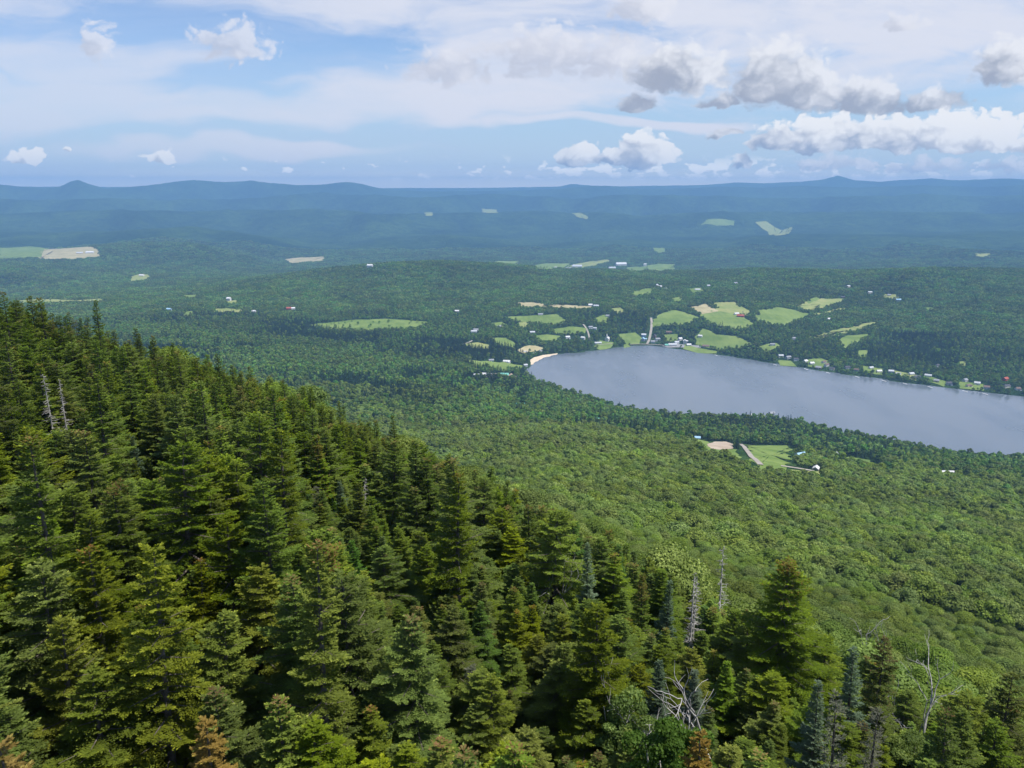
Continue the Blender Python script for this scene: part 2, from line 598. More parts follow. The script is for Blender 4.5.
# lake outline: far shore on the water, near shore from the tree tops that hide it
far_shore = [(524, 372), (529, 367), (533, 362), (543, 357), (557, 353.5), (575, 353), (592, 350.5), (612, 348), (630, 345.5), (650, 345), (668, 347.5),
             (690, 350.5), (715, 354), (745, 358.5), (775, 363.5), (805, 368), (840, 373.5), (870, 377.5), (905, 382.5),
             (940, 387), (975, 391.5), (1024, 396.5), (1100, 404), (1250, 412)]
near_shore = [(1250, 470), (1100, 458), (1024, 452), (975, 451), (935, 446), (895, 438), (860, 432), (825, 424), (800, 417), (770, 413),
              (730, 412), (690, 412), (650, 409), (615, 402), (585, 393), (560, 385), (540, 379)]
LAKE = np.array([plane_xy(a, b, 0) for a, b in far_shore] + [plane_xy(a, b, 14) for a, b in near_shore])


def inside(poly, x, y):
    c = np.zeros(x.shape, bool)
    n = len(poly)
    for i in range(n):
        x1, y1 = poly[i]; x2, y2 = poly[(i + 1) % n]
        cond = ((y1 > y) != (y2 > y))
        xx = (x2 - x1) * (y - y1) / ((y2 - y1) + 1e-12) + x1
        c ^= cond & (x < xx)
    return c


def poly_dist(poly, x, y):
    d = np.full(x.shape, 1e9)
    n = len(poly)
    for i in range(n):
        a = poly[i]; b = poly[(i + 1) % n]
        ab = b - a; L = (ab ** 2).sum() + 1e-9
        t = np.clip(((x - a[0]) * ab[0] + (y - a[1]) * ab[1]) / L, 0, 1)
        d = np.minimum(d, np.hypot(x - a[0] - t * ab[0], y - a[1] - t * ab[1]))
    return d


RIDGES = [  # distance, half depth, silhouette in the photograph
    (19000, 1500, [(-200, 190), (0, 188), (380, 189.5), (480, 189.5), (560, 188), (572, 186), (600, 188), (700, 187), (735, 185), (765, 185.5), (800, 184.5), (822, 183),
                   (838, 180), (855, 183.5), (880, 184.5), (905, 183), (930, 182), (960, 183.5), (985, 182.5), (1010, 182), (1040, 183.5), (1250, 184)]),
    (16000, 1300, [(-200, 186), (0, 186.5), (20, 188), (45, 190), (60, 188), (70, 184.5), (78, 183), (88, 186), (105, 190), (125, 189), (150, 187), (175, 184.5), (195, 183), (215, 184.5),
                   (235, 184.5), (250, 183.5), (265, 185), (300, 187), (325, 186.5), (345, 184.5), (358, 185.5), (385, 191), (430, 193), (520, 192), (560, 190), (590, 187.5), (610, 187.5), (640, 190),
                   (680, 190), (720, 188), (760, 189), (800, 187.5), (860, 189), (920, 187), (980, 188.5), (1024, 187), (1250, 187)]),
    (13000, 1000, [(-200, 200), (0, 197), (120, 199), (260, 197), (330, 194), (420, 196), (460, 195), (560, 197), (640, 195), (700, 197), (800, 197), (900, 195), (925, 193.5), (960, 196), (1024, 194), (1250, 196)]),
    (10600, 900, [(-200, 213), (0, 212), (90, 209), (160, 213), (280, 210), (400, 214), (520, 211), (650, 214), (780, 210), (930, 213), (1024, 211), (1250, 211)]),
    (6500, 800, [(-200, 268), (0, 256), (60, 250), (140, 243), (190, 244), (235, 253), (280, 268), (330, 280), (400, 300), (1250, 300)]),
    (7200, 500, [(-200, 300), (600, 300), (680, 262), (740, 256), (800, 252), (880, 256), (960, 250), (1024, 254), (1250, 256)]),
    (3850, 420, [(-200, 310), (0, 312), (180, 300), (250, 284), (320, 271), (380, 265), (430, 263), (500, 266), (560, 272), (620, 275), (700, 274), (760, 271), (850, 273), (930, 270), (1024, 272), (1250, 272)]),
    (8300, 900, [(-200, 238), (0, 236), (100, 233), (190, 228), (260, 236), (330, 246), (380, 240), (450, 236), (560, 243), (680, 240), (800, 233), (920, 236), (1024, 232), (1250, 234)]),
]


def height(az, lr):
    r = np.exp(lr)
    x = r * np.sin(az); y = r * np.cos(az)
    z = base_height(az, lr)
    # woods roll more the farther they lie
    amp = 2.0 * sstep(r, 200, 600) + 9 * sstep(r, 2300, 3800) + 62 * sstep(r, 4600, 8000) + 20 * sstep(r, 11000, 20000)
    z = z + amp * fbm(x / 2200 + 5, y / 1600 + 3, 11, 5, 0.5)
    z = z + 34 * sstep(r, 5000, 7000) * fbm(x / 900, y / 700, 19, 4, .55)
    z = z + (0.35 * sstep(r, 8, 40) + 1.5 * sstep(r, 120, 500)) * fbm(x / 60, y / 60, 5, 3)
    for d0, hw, prof in RIDGES:
        pr = np.array(prof, float)
        ax, ay, azz = pix(pr[:, 0], pr[:, 1])
        if d0 > 15000: ax, ay, azz = pix(pr[:, 0], pr[:, 1] - 1.6 - 0.35 * (188 - pr[:, 1]).clip(0, 9))
        pa = np.arctan2(ax, ay); ps = azz / np.hypot(ax, ay)
        s = np.interp(np.clip(az, R(-37), R(37)), pa, ps)
        wob = 1 + 0.10 * fbm(az * 9 + d0, lr * 0 + d0 / 1e4, 3, 3)
        t = (r - d0 * wob) / hw
        crest = CAM_Z + d0 * wob * s
        crest = crest + 0.0048 * d0 * fbm(x / (d0 * .07) + d0, y / (d0 * .12), 17, 4, .55) * (6600 < d0 < 15000)
        bump = np.exp(-t * t * 1.6)
        low = z
        z = np.where(bump > 1e-3, np.maximum(low, low + (crest - low) * bump), low)
    return z


AZ = np.concatenate([np.radians(np.linspace(-180, -50, 27)[:-1]), np.radians(np.linspace(-50, 50, 801)), np.radians(np.linspace(50, 180, 27)[1:])])
LR = np.linspace(math.log(1.5), math.log(21800), 700)
GA, GL = np.meshgrid(AZ, LR, indexing='ij')
GZ = height(GA, GL)
GX = np.exp(GL) * np.sin(GA); GY = np.exp(GL) * np.cos(GA)
mid = (np.exp(GL) > 900) & (np.exp(GL) < 3500) & (np.abs(GA) < R(60))
ins = np.zeros(GZ.shape, bool); dd = np.full(GZ.shape, 1e9)
ins[mid] = inside(LAKE, GX[mid], GY[mid]); dd[mid] = poly_dist(LAKE, GX[mid], GY[mid])
# the bed lies under the water, the banks rise gently from it
bank = 0.35 + np.minimum(dd, 400) * 0.030
GZ = np.where(ins, np.minimum(-0.4 - np.minimum(dd, 60) * 0.05, 0), np.where(mid & (dd < 400), np.maximum(GZ, bank) * 1.0, GZ))
lowbank = 0.5 + dd * 0.10 + np.maximum(dd - 60, 0) * 0.25
GZ = np.where(mid & ~ins & (dd < 300), np.minimum(GZ, lowbank), GZ)


def ground(x, y):
    x = np.asarray(x, float); y = np.asarray(y, float)
    az = np.arctan2(x, y); lr = np.log(np.maximum(np.hypot(x, y), 1.6))
    i = np.clip(np.searchsorted(AZ, az) - 1, 0, len(AZ) - 2)
    fa = np.clip((az - AZ[i]) / (AZ[i + 1] - AZ[i]), 0, 1)
    fj = np.clip((lr - LR[0]) / (LR[1] - LR[0]), 0, len(LR) - 1.001)
    j = fj.astype(int); fb = fj - j
    return (GZ[i, j] * (1 - fa) * (1 - fb) + GZ[i + 1, j] * fa * (1 - fb) + GZ[i, j + 1] * (1 - fa) * fb + GZ[i + 1, j + 1] * fa * fb)


def hit(px, py, lift=0.0):
    """where the ray through a photograph pixel meets the ground (plus lift)"""
    x, y, z = pix(px, py)
    h = math.hypot(x, y); s = z / h; az = math.atan2(x, y)
    r = np.exp(np.linspace(math.log(250), math.log(21500), 5000))
    g = ground(r * math.sin(az), r * math.cos(az)) + lift
    below = (CAM_Z + r * s) <= g
    k = int(np.argmax(below)) if below.any() else len(r) - 1
    return r[k] * math.sin(az), r[k] * math.cos(az)


na, nl = len(AZ), len(LR)
vid = np.arange(na * nl).reshape(na, nl)
gq = np.stack([vid[:-1, :-1], vid[:-1, 1:], vid[1:, 1:], vid[1:, :-1]], -1).reshape(-1, 4)[:, ::-1]
cv = np.array([[0, 0, float(GZ[:, 0].mean())]])
ctri = np.stack([np.full(na - 1, na * nl), vid[:-1, 0], vid[1:, 0]], -1)[:, ::-1]
gm, t, out = material('forest_ground')
g = t.n.new('ShaderNodeNewGeometry')
pos = g.outputs['Position']
na_ = t.noise(pos, 0.0011, 6, 0.62)
nb_ = t.noise(pos, 0.012, 6, 0.70)
nc_ = t.noise(pos, 0.055, 3, 0.6)
c = t.mix(t.smooth(na_, 0.35, 0.65), (.020, .048, .020, 1), (.050, .095, .030, 1))
c = t.mix(t.smooth(nb_, 0.38, 0.62), t.mix(1.0, c, (.62, .70, .72, 1), 'MULTIPLY'), t.mix(1.0, c, (1.3, 1.25, 1.1, 1), 'MULTIPLY'))
c = t.mix(t.smooth(nc_, 0.35, 0.65, 0, .6), c, t.mix(1.0, c, (.5, .55, .6, 1), 'MULTIPLY'))
rd = t.v('LENGTH', t.v('MULTIPLY', pos, (1, 1, 0)))
lit_ = t.mix(t.smooth(t.noise(pos, 0.9, 5, .7), .4, .6), (.055, .050, .028, 1), (.055, .080, .026, 1))
c = t.mix(t.smooth(rd, 180, 420), lit_, c)
p = t.n.new('ShaderNodeBsdfDiffuse')
t.l.new(c, p.inputs['Color'])
bmp = t.n.new('ShaderNodeBump'); bmp.inputs['Strength'].default_value = 1.0; bmp.inputs['Distance'].default_value = 34.0
t.l.new(t.m('ADD', nb_, t.m('MULTIPLY', nc_, 0.35)), bmp.inputs['Height'])
t.l.new(bmp.outputs[0], p.inputs['Normal'])
t.l.new(p.outputs[0], out.inputs[0])
terr = link('ground', mesh_np('ground', np.concatenate([np.stack([GX, GY, GZ], -1).reshape(-1, 3), cv]), [gq, ctri], [gm], smooth=True))
tag(terr, 'rolling wooded ground falling from the summit to the lake and far hills', 'ground', kind='structure')

# ------------------------------------------------------------------ lake
wm, t, out = material('lake_water')
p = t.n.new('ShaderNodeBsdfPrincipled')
p.inputs['Base Color'].default_value = (.118, .142, .168, 1)  # base colour raised to stand in for part of the sky glare on waves
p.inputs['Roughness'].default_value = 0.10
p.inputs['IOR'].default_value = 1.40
g = t.n.new('ShaderNodeNewGeometry')
sc_ = t.v('MULTIPLY', g.outputs['Position'], (1, 0.55, 1))
b1 = t.n.new('ShaderNodeBump'); b1.inputs['Strength'].default_value = 1.0; b1.inputs['Distance'].default_value = 0.20
t.l.new(t.m('ADD', t.noise(sc_, 0.35, 5, 0.65), t.m('MULTIPLY', t.noise(sc_, 0.02, 3, 0.5), 1.5)), b1.inputs['Height'])
t.l.new(b1.outputs[0], p.inputs['Normal'])
wind = t.noise(t.v('MULTIPLY', g.outputs['Position'], (1, .35, 1)), 0.006, 5, .6)
t.l.new(t.smooth(wind, .35, .65, .06, .30), p.inputs['Roughness'])
t.l.new(p.outputs[0], out.inputs[0])
import mathutils.geometry as mg
LK2 = LAKE.copy(); cen = LK2.mean(0)
tris = mg.tessellate_polygon([[Vector((a, b, 0)) for a, b in LAKE]])


def offset_poly(P, d):
    n = len(P); out_ = []
    area = 0.5 * sum(P[i][0] * P[(i + 1) % n][1] - P[(i + 1) % n][0] * P[i][1] for i in range(n))
    sg = 1 if area > 0 else -1
    for i in range(n):
        e1 = P[i] - P[i - 1]; e2 = P[(i + 1) % n] - P[i]
        n1_ = np.array([e1[1], -e1[0]]) / (np.hypot(*e1) + 1e-9); n2_ = np.array([e2[1], -e2[0]]) / (np.hypot(*e2) + 1e-9)
        b_ = n1_ + n2_; b_ /= np.hypot(*b_) + 1e-9
        out_.append(P[i] + sg * d * b_)
    return np.array(out_)


LO = offset_poly(LAKE, 9)
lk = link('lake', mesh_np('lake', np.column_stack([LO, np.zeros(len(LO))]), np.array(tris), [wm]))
tag(lk, 'pale grey blue lake reflecting the sky', 'lake', kind='structure')

# ------------------------------------------------------------------ fields, beach, roads
def crop5(l): return [(460 + a / 4, 280 + b / 4) for a, b in l]
def crop6(l): return [(680 + a * .336, 280 + b * .336) for a, b in l]
def cropL(l): return [(a * .332, 170 + b * .332) for a, b in l]
def cropM(l): return [(340 + a * .332, 170 + b * .332) for a, b in l]
def cropR(l): return [(680 + a * .336, 170 + b * .336) for a, b in l]


def grass_mat(name, a, b, sc=0.02):
    m_, t, out = material(name)
    g = t.n.new('ShaderNodeNewGeometry')
    n_ = t.noise(g.outputs['Position'], sc, 6, 0.65)
    st = t.noise(t.v('MULTIPLY', g.outputs['Position'], (1.0, 0.15, 1)), 0.09, 3, 0.6)
    c = t.mix(t.smooth(t.m('ADD', t.m('MULTIPLY', n_, .7), t.m('MULTIPLY', st, .3)), 0.36, 0.64), (*a, 1), (*b, 1))
    d = t.n.new('ShaderNodeBsdfDiffuse')
    t.l.new(c, d.inputs[0]); t.l.new(d.outputs[0], out.inputs[0])
    return m_


MG = grass_mat('meadow_grass', (.11, .17, .042), (.19, .25, .07), .012)
MH = grass_mat('hay_meadow', (.19, .24, .075), (.28, .29, .11))
MT = grass_mat('mown_hay', (.30, .265, .14), (.41, .36, .21))
MD = grass_mat('bare_earth', (.34, .27, .20), (.46, .38, .30))
MS = grass_mat('beach_sand', (.52, .42, .30), (.64, .53, .40), .1)
MR = grass_mat('gravel_road', (.27, .245, .21), (.37, .335, .29), .1)
MA = grass_mat('pale_asphalt', (.22, .22, .22), (.30, .30, .30), .1)
CLEAR = []


def refine(P, step=25.0):
    o_ = []
    for i in range(len(P)):
        a = P[i]; b = P[(i + 1) % len(P)]
        k = max(1, int(np.hypot(*(b - a)) / step))
        for s in range(k):
            o_.append(a + (b - a) * s / k)
    return np.array(o_)


def drape(name, P, mat, label, cat, lift=0.35, clear=2.0, group=None):
    """a ground sheet following the terrain inside outline P (world xy)"""
    P = refine(np.array(P, float), 20)
    ctr = P.mean(0)
    # grid fill clipped by nearest inside test keeps the sheet on the ground
    n = len(P)
    wob = fbm(P[:, 0] / 14, P[:, 1] / 14, 8, 2) * min(11.0, 0.05 * np.ptp(P[:, 0]))
    P = P + np.column_stack([wob, -wob])
    rings = 8
    V_ = [np.array([ctr[0], ctr[1]])[None]]
    for k in range(1, rings + 1):
        V_.append(ctr + (P - ctr) * k / rings)
    xy = np.concatenate(V_)
    z = ground(xy[:, 0], xy[:, 1]) + lift
    f3 = np.array([[0, 1 + i, 1 + (i + 1) % n] for i in range(n)])
    f4 = np.array([[1 + (k - 1) * n + i, 1 + k * n + i, 1 + k * n + (i + 1) % n, 1 + (k - 1) * n + (i + 1) % n] for k in range(1, rings) for i in range(n)])
    ob = link(name, mesh_np(name, np.column_stack([xy, z]), [f4, f3], [mat], smooth=True))
    tag(ob, label, cat, group, 'structure')
    CLEAR.append(offset_poly(P, clear) if clear else P)
    return ob


def fld(pts, mat, label, name='meadow', grow=1.2, **k):
    mx_ = np.mean([a for a, b in pts]); my_ = np.mean([b for a, b in pts])
    pts = [(mx_ + (a - mx_) * 1.10, my_ + (b - my_) * 1.14) for a, b in pts]
    P = np.array([hit(a, b) for a, b in pts])
    cy_ = np.mean([b for a, b in pts])
    P = np.array([hit(a, b + (grow if b > cy_ else 0)) for a, b in pts])
    far = np.hypot(*P.mean(0))
    return drape(name, P, mat, label, 'field', lift=0.4 + far * 0.00035, **k)


fld(crop5([(235, 93), (290, 92), (345, 99), (345, 108), (290, 107), (238, 103)]), MT, 'pale mown hay strip left of the gap in the trees')
fld(crop5([(366, 100), (450, 104), (518, 107), (512, 117), (430, 114), (366, 111)]), MT, 'pale mown hay strip beside two white houses')
fld(crop5([(205, 150), (290, 145), (380, 141), (422, 162), (400, 172), (350, 178), (300, 168), (215, 160)]), MG, 'green meadow below the mown hay strips')
fld(crop5([(775, 182), (785, 155), (815, 135), (850, 124), (900, 135), (948, 152), (905, 172), (830, 178)]), MG, 'green sloping meadow beside the village road')
fld(crop5([(686, 50), (735, 37), (770, 36), (765, 55), (710, 62), (695, 62)]), MG, 'small bright meadow high on the wooded hill')
fld(crop5([(540, 155), (575, 142), (590, 150), (585, 168), (555, 170)]), MG, 'small meadow above the white church')
fld(crop5([(370, 200), (440, 190), (500, 195), (495, 210), (440, 208), (385, 210)]), MG, 'narrow meadow left of the dirt road')
fld(crop5([(130, 235), (180, 235), (220, 252), (210, 265), (160, 256)]), MG, 'small meadow behind the beach woods')
fld(crop5([(20, 258), (70, 252), (115, 262), (110, 272), (50, 268)]), MH, 'dry meadow at the edge of the lowland woods')
fld(crop5([(40, 325), (110, 328), (175, 333), (245, 340), (240, 352), (140, 355), (60, 342)]), MG, 'lawn in front of the white beach houses')
fld(crop5([(232, 278), (260, 268), (300, 266), (330, 274), (300, 282), (250, 288)]), MT, 'sandy clearing above the beach')
fld(crop5([(540, 262), (560, 245), (620, 252), (600, 268), (560, 275)]), MG, 'lawn around the white church')
fld(crop5([(640, 222), (700, 215), (722, 232), (715, 252), (670, 252)]), MG, 'lawn left of the village road')
fld(crop5([(820, 222), (868, 220), (872, 238), (835, 243)]), MG, 'lawn behind the village houses')
fld(crop6([(28, 83), (75, 73), (112, 90), (62, 98)]), MT, 'tan ploughed field above the farm meadow', 'field')
fld(crop6([(62, 100), (112, 92), (160, 100), (217, 130), (185, 140), (150, 141), (100, 128), (68, 112)]), MG, 'green farm meadow left of the red barn')
fld(crop6([(105, 70), (160, 68), (207, 92), (205, 104), (165, 98), (112, 88)]), MH, 'yellowish meadow behind the red barn')
fld(crop6([(229, 92), (290, 84), (340, 93), (382, 103), (330, 127), (270, 129), (236, 117)]), MG, 'broad green meadow right of the red barn')
fld(crop6([(343, 76), (420, 58), (475, 58), (484, 68), (390, 90), (365, 84)]), MH, 'long yellow meadow on the hill with a shed')
fld(crop6([(392, 97), (480, 85), (502, 88), (412, 104)]), MH, 'thin yellow meadow under the long one')
fld(crop6([(400, 166), (470, 149), (560, 130), (602, 127), (560, 140), (480, 160), (410, 172)]), MH, 'slanting dry strip between two tree lines')
fld(crop6([(474, 178), (500, 168), (553, 163), (557, 172), (520, 186), (490, 197)]), MG, 'small green meadow under the slanting strip')
fld(crop6([(50, 172), (75, 150), (110, 166), (160, 170), (208, 187), (170, 198), (120, 203), (80, 196), (52, 188)]), MG, 'green lakeside meadow right of the village')
fld(crop6([(532, 212), (556, 211), (556, 228), (535, 226)]), MG, 'tiny green clearing above the lakeside cottages')
fld(crop6([(375, 240), (420, 236), (446, 246), (420, 258), (385, 255)]), MG, 'lawn among the lakeside cottages')
fld(crop6([(725, 83), (755, 83), (752, 90), (728, 90)]), MG, 'pale clearing on the right wooded hill')
fld(crop6([(200, 496), (318, 498), (314, 530), (290, 555), (250, 556), (232, 545), (205, 505)]), MG, 'bright green field on the near slope beside the drive', grow=7, clear=12)
fld(crop6([(45, 476), (85, 485), (90, 503), (160, 505), (180, 520), (200, 545), (150, 528), (90, 512), (55, 495)]), MG, 'rough green clearing round the bare earth patch', grow=7, clear=9)
fld(crop6([(226, 562), (300, 566), (408, 572), (400, 584), (300, 578), (232, 576)]), MH, 'narrow strip of grass below the bright green field', grow=5, clear=8)
fld(crop6([(478, 533), (510, 530), (560, 538), (598, 547), (590, 558), (540, 550), (490, 542)]), MG, 'long green clearing right of the blue roofed house', grow=5, clear=8)
fld(cropL([(0, 237), (90, 234), (140, 240), (118, 262), (50, 262), (0, 266)]), MG, 'far green farm field at the left edge')
fld(cropL([(140, 241), (200, 238), (290, 245), (292, 258), (200, 266), (122, 266)]), MT, 'far pale quarry field beside the farm buildings')
fld(cropL([(388, 322), (430, 314), (450, 318), (445, 328), (400, 334)]), MH, 'far clearing with a pale barn')
fld(cropL([(865, 270), (905, 265), (972, 262), (972, 271), (920, 275), (880, 280)]), MT, 'far pale gravel pit in the woods')
fld([(312, 325), (345, 322), (385, 320), (428, 323), (410, 328), (370, 330), (335, 328)], MG, 'long green hayfield alone in the woods')
fld(cropL([(550, 378), (596, 377), (592, 385), (556, 386)]), MG, 'small far green field in the left woods')
fld(cropL([(640, 420), (680, 418), (725, 422), (722, 430), (650, 431)]), MH, 'far yellow field behind the ridge spruces')
fld(cropL([(545, 430), (585, 425), (588, 434), (560, 441)]), MG, 'far green field behind the ridge spruces')
fld(cropL([(682, 397), (712, 393), (716, 402), (690, 405)]), MH, 'far yellow clearing beside a red house')
fld(cropL([(60, 394), (130, 390), (230, 394), (300, 388), (300, 396), (180, 400), (70, 403)]), MH, 'far pale strip of fields above the ridge')
fld(cropM([(585, 289), (620, 283), (690, 283), (690, 296), (640, 300), (592, 297)]), MG, 'far valley field left of the town')
fld(cropM([(700, 283), (760, 276), (806, 270), (806, 279), (760, 287), (705, 293)]), MH, 'far valley field behind the town')
fld(cropM([(925, 290), (960, 284), (1004, 286), (1010, 300), (970, 303), (930, 302)]), MG, 'far valley field right of the town')
fld(cropM([(470, 276), (536, 274), (536, 281), (480, 282)]), MG, 'far thin valley field')
fld(cropM([(860, 295), (920, 292), (915, 304), (870, 305)]), MG, 'far valley field just right of the white factory')
fld(cropM([(945, 236), (978, 236), (980, 245), (955, 247)]), MG, 'far bright field under the dark hills')
fld(cropM([(430, 119), (470, 121), (474, 126), (440, 126)]), MH, 'very far pale field on the dark hills')
fld(cropM([(700, 132), (725, 131), (746, 140), (742, 145), (715, 139)]), MH, 'very far pale field in the middle hills')
fld(cropM([(255, 130), (278, 130), (278, 135), (258, 135)]), MH, 'very far small field in the left hills')
fld(cropR([(68, 161), (85, 149), (120, 148), (158, 153), (156, 162), (110, 163)]), MG, 'far green field high on the dark hills')
fld(cropR([(228, 158), (262, 157), (300, 176), (330, 170), (326, 178), (310, 188), (282, 190), (262, 172)]), MH, 'far broken pale field on the dark hills')
fld(cropR([(880, 250), (922, 250), (925, 257), (885, 257)]), MH, 'far pale field at the right')

for l_, m_, d_ in [
        ([(655, 262), (668, 258), (684, 270), (680, 284), (660, 280)], MG, 'pocket lawn between shore road and lake'),
        ([(905, 262), (960, 276), (1024, 282), (1022, 290), (950, 288), (900, 278)], MG, 'lawn along the water in front of the village row'),
        ([(600, 118), (640, 112), (660, 122), (630, 132)], MH, 'small dry opening right of the hay strips'),
        ([(300, 225), (350, 220), (395, 226), (380, 238), (320, 238)], MG, 'green opening in the woods left of the dirt road'),
        ([(230, 172), (262, 170), (280, 182), (250, 190)], MH, 'tiny dry opening under the long meadow'),
        ([(120, 175), (165, 170), (190, 180), (150, 188)], MG, 'tiny green opening in the left lowland woods'),
        ([(905, 38), (960, 32), (975, 44), (930, 52)], MG, 'green opening around the grey hill barn'),
        ([(845, 75), (885, 70), (890, 82), (860, 88)], MG, 'small opening below the grey hill barn')]:
    fld(crop5(l_), m_, d_)
for l_, m_, d_ in [
        ([(240, 200), (285, 190), (300, 200), (260, 212)], MG, 'lawn around the grey house above the lake'),
        ([(290, 240), (330, 243), (345, 255), (300, 252)], MG, 'lawn by the first far shore cottages'),
        ([(545, 258), (600, 266), (600, 280), (550, 272)], MG, 'lawn by the middle far shore cottages'),
        ([(640, 272), (700, 284), (700, 296), (645, 284)], MH, 'dry lawn by the middle far shore cottages'),
        ([(730, 284), (790, 300), (785, 314), (725, 298)], MG, 'lawn by the right far shore cottages'),
        ([(835, 305), (900, 312), (900, 326), (835, 320)], MG, 'lawn by the far right shore cottages'),
        ([(380, 60), (405, 50), (415, 58), (385, 68)], MG, 'small pale opening above the long yellow meadow'),
        ([(20, 28), (50, 26), (60, 36), (30, 40)], MG, 'opening by the grey house above the farm'),
        ([(830, 245), (850, 243), (850, 252), (832, 254)], MH, 'small dry opening in the right hill woods'),
        ([(600, 42), (640, 44), (660, 54), (615, 54)], MH, 'dry opening by the cream hill house')]:
    fld(crop6(l_), m_, d_)
bP = [hit(a, b) for a, b in crop5([(283, 322), (330, 303), (388, 295)])]
drape('beach', [np.array(hit(*q)) + np.array([0, 0]) for q in crop5([(276, 322), (300, 311), (330, 301), (388, 293), (392, 298), (345, 313), (285, 341)])], MS,
      'curved sandy beach at the left end of the lake', 'beach', lift=0.5, clear=1)
drape('dirt_lot', [hit(*q) for q in crop6([(78, 492), (105, 482), (135, 482), (160, 491), (152, 503), (110, 506), (88, 502)])], MD, 'bare earth patch in the near clearing', 'ground', lift=.9)
drape('dirt_lot', [hit(*q) for q in crop5([(92, 384), (140, 372), (210, 376), (232, 388), (150, 394), (100, 392)])], MD, 'red earth yard round the long green roofed buildings', 'ground', lift=.7)
drape('parking_lot', [hit(*q) for q in crop5([(812, 266), (845, 256), (905, 260), (965, 264), (965, 272), (900, 271), (830, 272)])], MA, 'pale asphalt yard in front of the village houses', 'parking', lift=.8)


def road(pts, width, label, mat):
    P = np.array([hit(a, b) for a, b in pts])
    Q = []
    for i in range(len(P) - 1):
        k = max(1, int(np.hypot(*(P[i + 1] - P[i])) / 12))
        for s in range(k): Q.append(P[i] + (P[i + 1] - P[i]) * s / k)
    Q.append(P[-1]); Q = np.array(Q)
    for _ in range(3): Q[1:-1] = (Q[:-2] + 2 * Q[1:-1] + Q[2:]) / 4
    d = np.gradient(Q, axis=0); nrm = np.column_stack([d[:, 1], -d[:, 0]]); nrm /= np.linalg.norm(nrm, axis=1)[:, None] + 1e-9
    A = Q + nrm * width / 2; B = Q - nrm * width / 2
    n = len(Q)
    zz = np.maximum(ground(A[:, 0], A[:, 1]), ground(B[:, 0], B[:, 1])) + 1.1
    v = np.concatenate([np.column_stack([A, zz]), np.column_stack([B, zz])])
    f = np.array([[i, i + 1, n + i + 1, n + i] for i in range(n - 1)])
    ob = link('road', mesh_np('road', v, f, [mat]))
    tag(ob, label, 'road', None, 'structure')
    wd = width / 2 + 5
    CLEAR.append(np.concatenate([Q + nrm * wd, (Q - nrm * wd)[::-1]]))


road(crop5([(764, 152), (767, 175), (765, 200), (760, 225), (754, 250), (748, 257)]), 7, 'pale village road climbing from the lake shore', MR)
road(crop5([(680, 259), (720, 257), (760, 259), (810, 262), (850, 266)]), 6, 'pale lakeside road along the village waterfront', MR)
road(crop5([(492, 178), (502, 192), (514, 210), (518, 240)]), 5, 'tan dirt road down to the church shore', MR)
road(crop6([(180, 490), (192, 500), (205, 518), (222, 535), (240, 553)]), 6, 'pale gravel drive along the bright green field', MR)
road(crop6([(300, 556), (340, 562), (400, 572)]), 3.5, 'thin gravel track past the near slope houses', MR)
road(crop5([(0, 262), (40, 250), (50, 243)]), 6, 'short pale road at the left lowland woods', MR)
road(crop5([(545, 262), (580, 258), (610, 255)]), 6, 'short pale drive beside the white church', MR)

# ------------------------------------------------------------------ houses
MW = {k: plain('paint_' + k, c_, .7, .6, .08) for k, c_ in dict(white=(.60, .60, .58), cream=(.62, .57, .45), grey=(.38, .40, .42), blue=(.30, .42, .55), red=(.34, .055, .045), brown=(.20, .13, .09), tan=(.45, .37, .28), green=(.20, .30, .24)).items()}
MF = {k: plain('roofing_' + k, c_, .75, .8, .12) for k, c_ in dict(dark=(.07, .07, .08), grey=(.26, .27, .29), metal=(.46, .48, .50), red=(.36, .09, .06), green=(.16, .42, .34), blue=(.30, .48, .62), brown=(.16, .11, .09), white=(.60, .60, .59)).items()}
MWIN = plain('window_glass', (.05, .07, .09), .2)
MTRIM = plain('white_trim', (.8, .8, .78), .6)
HOUSES = []


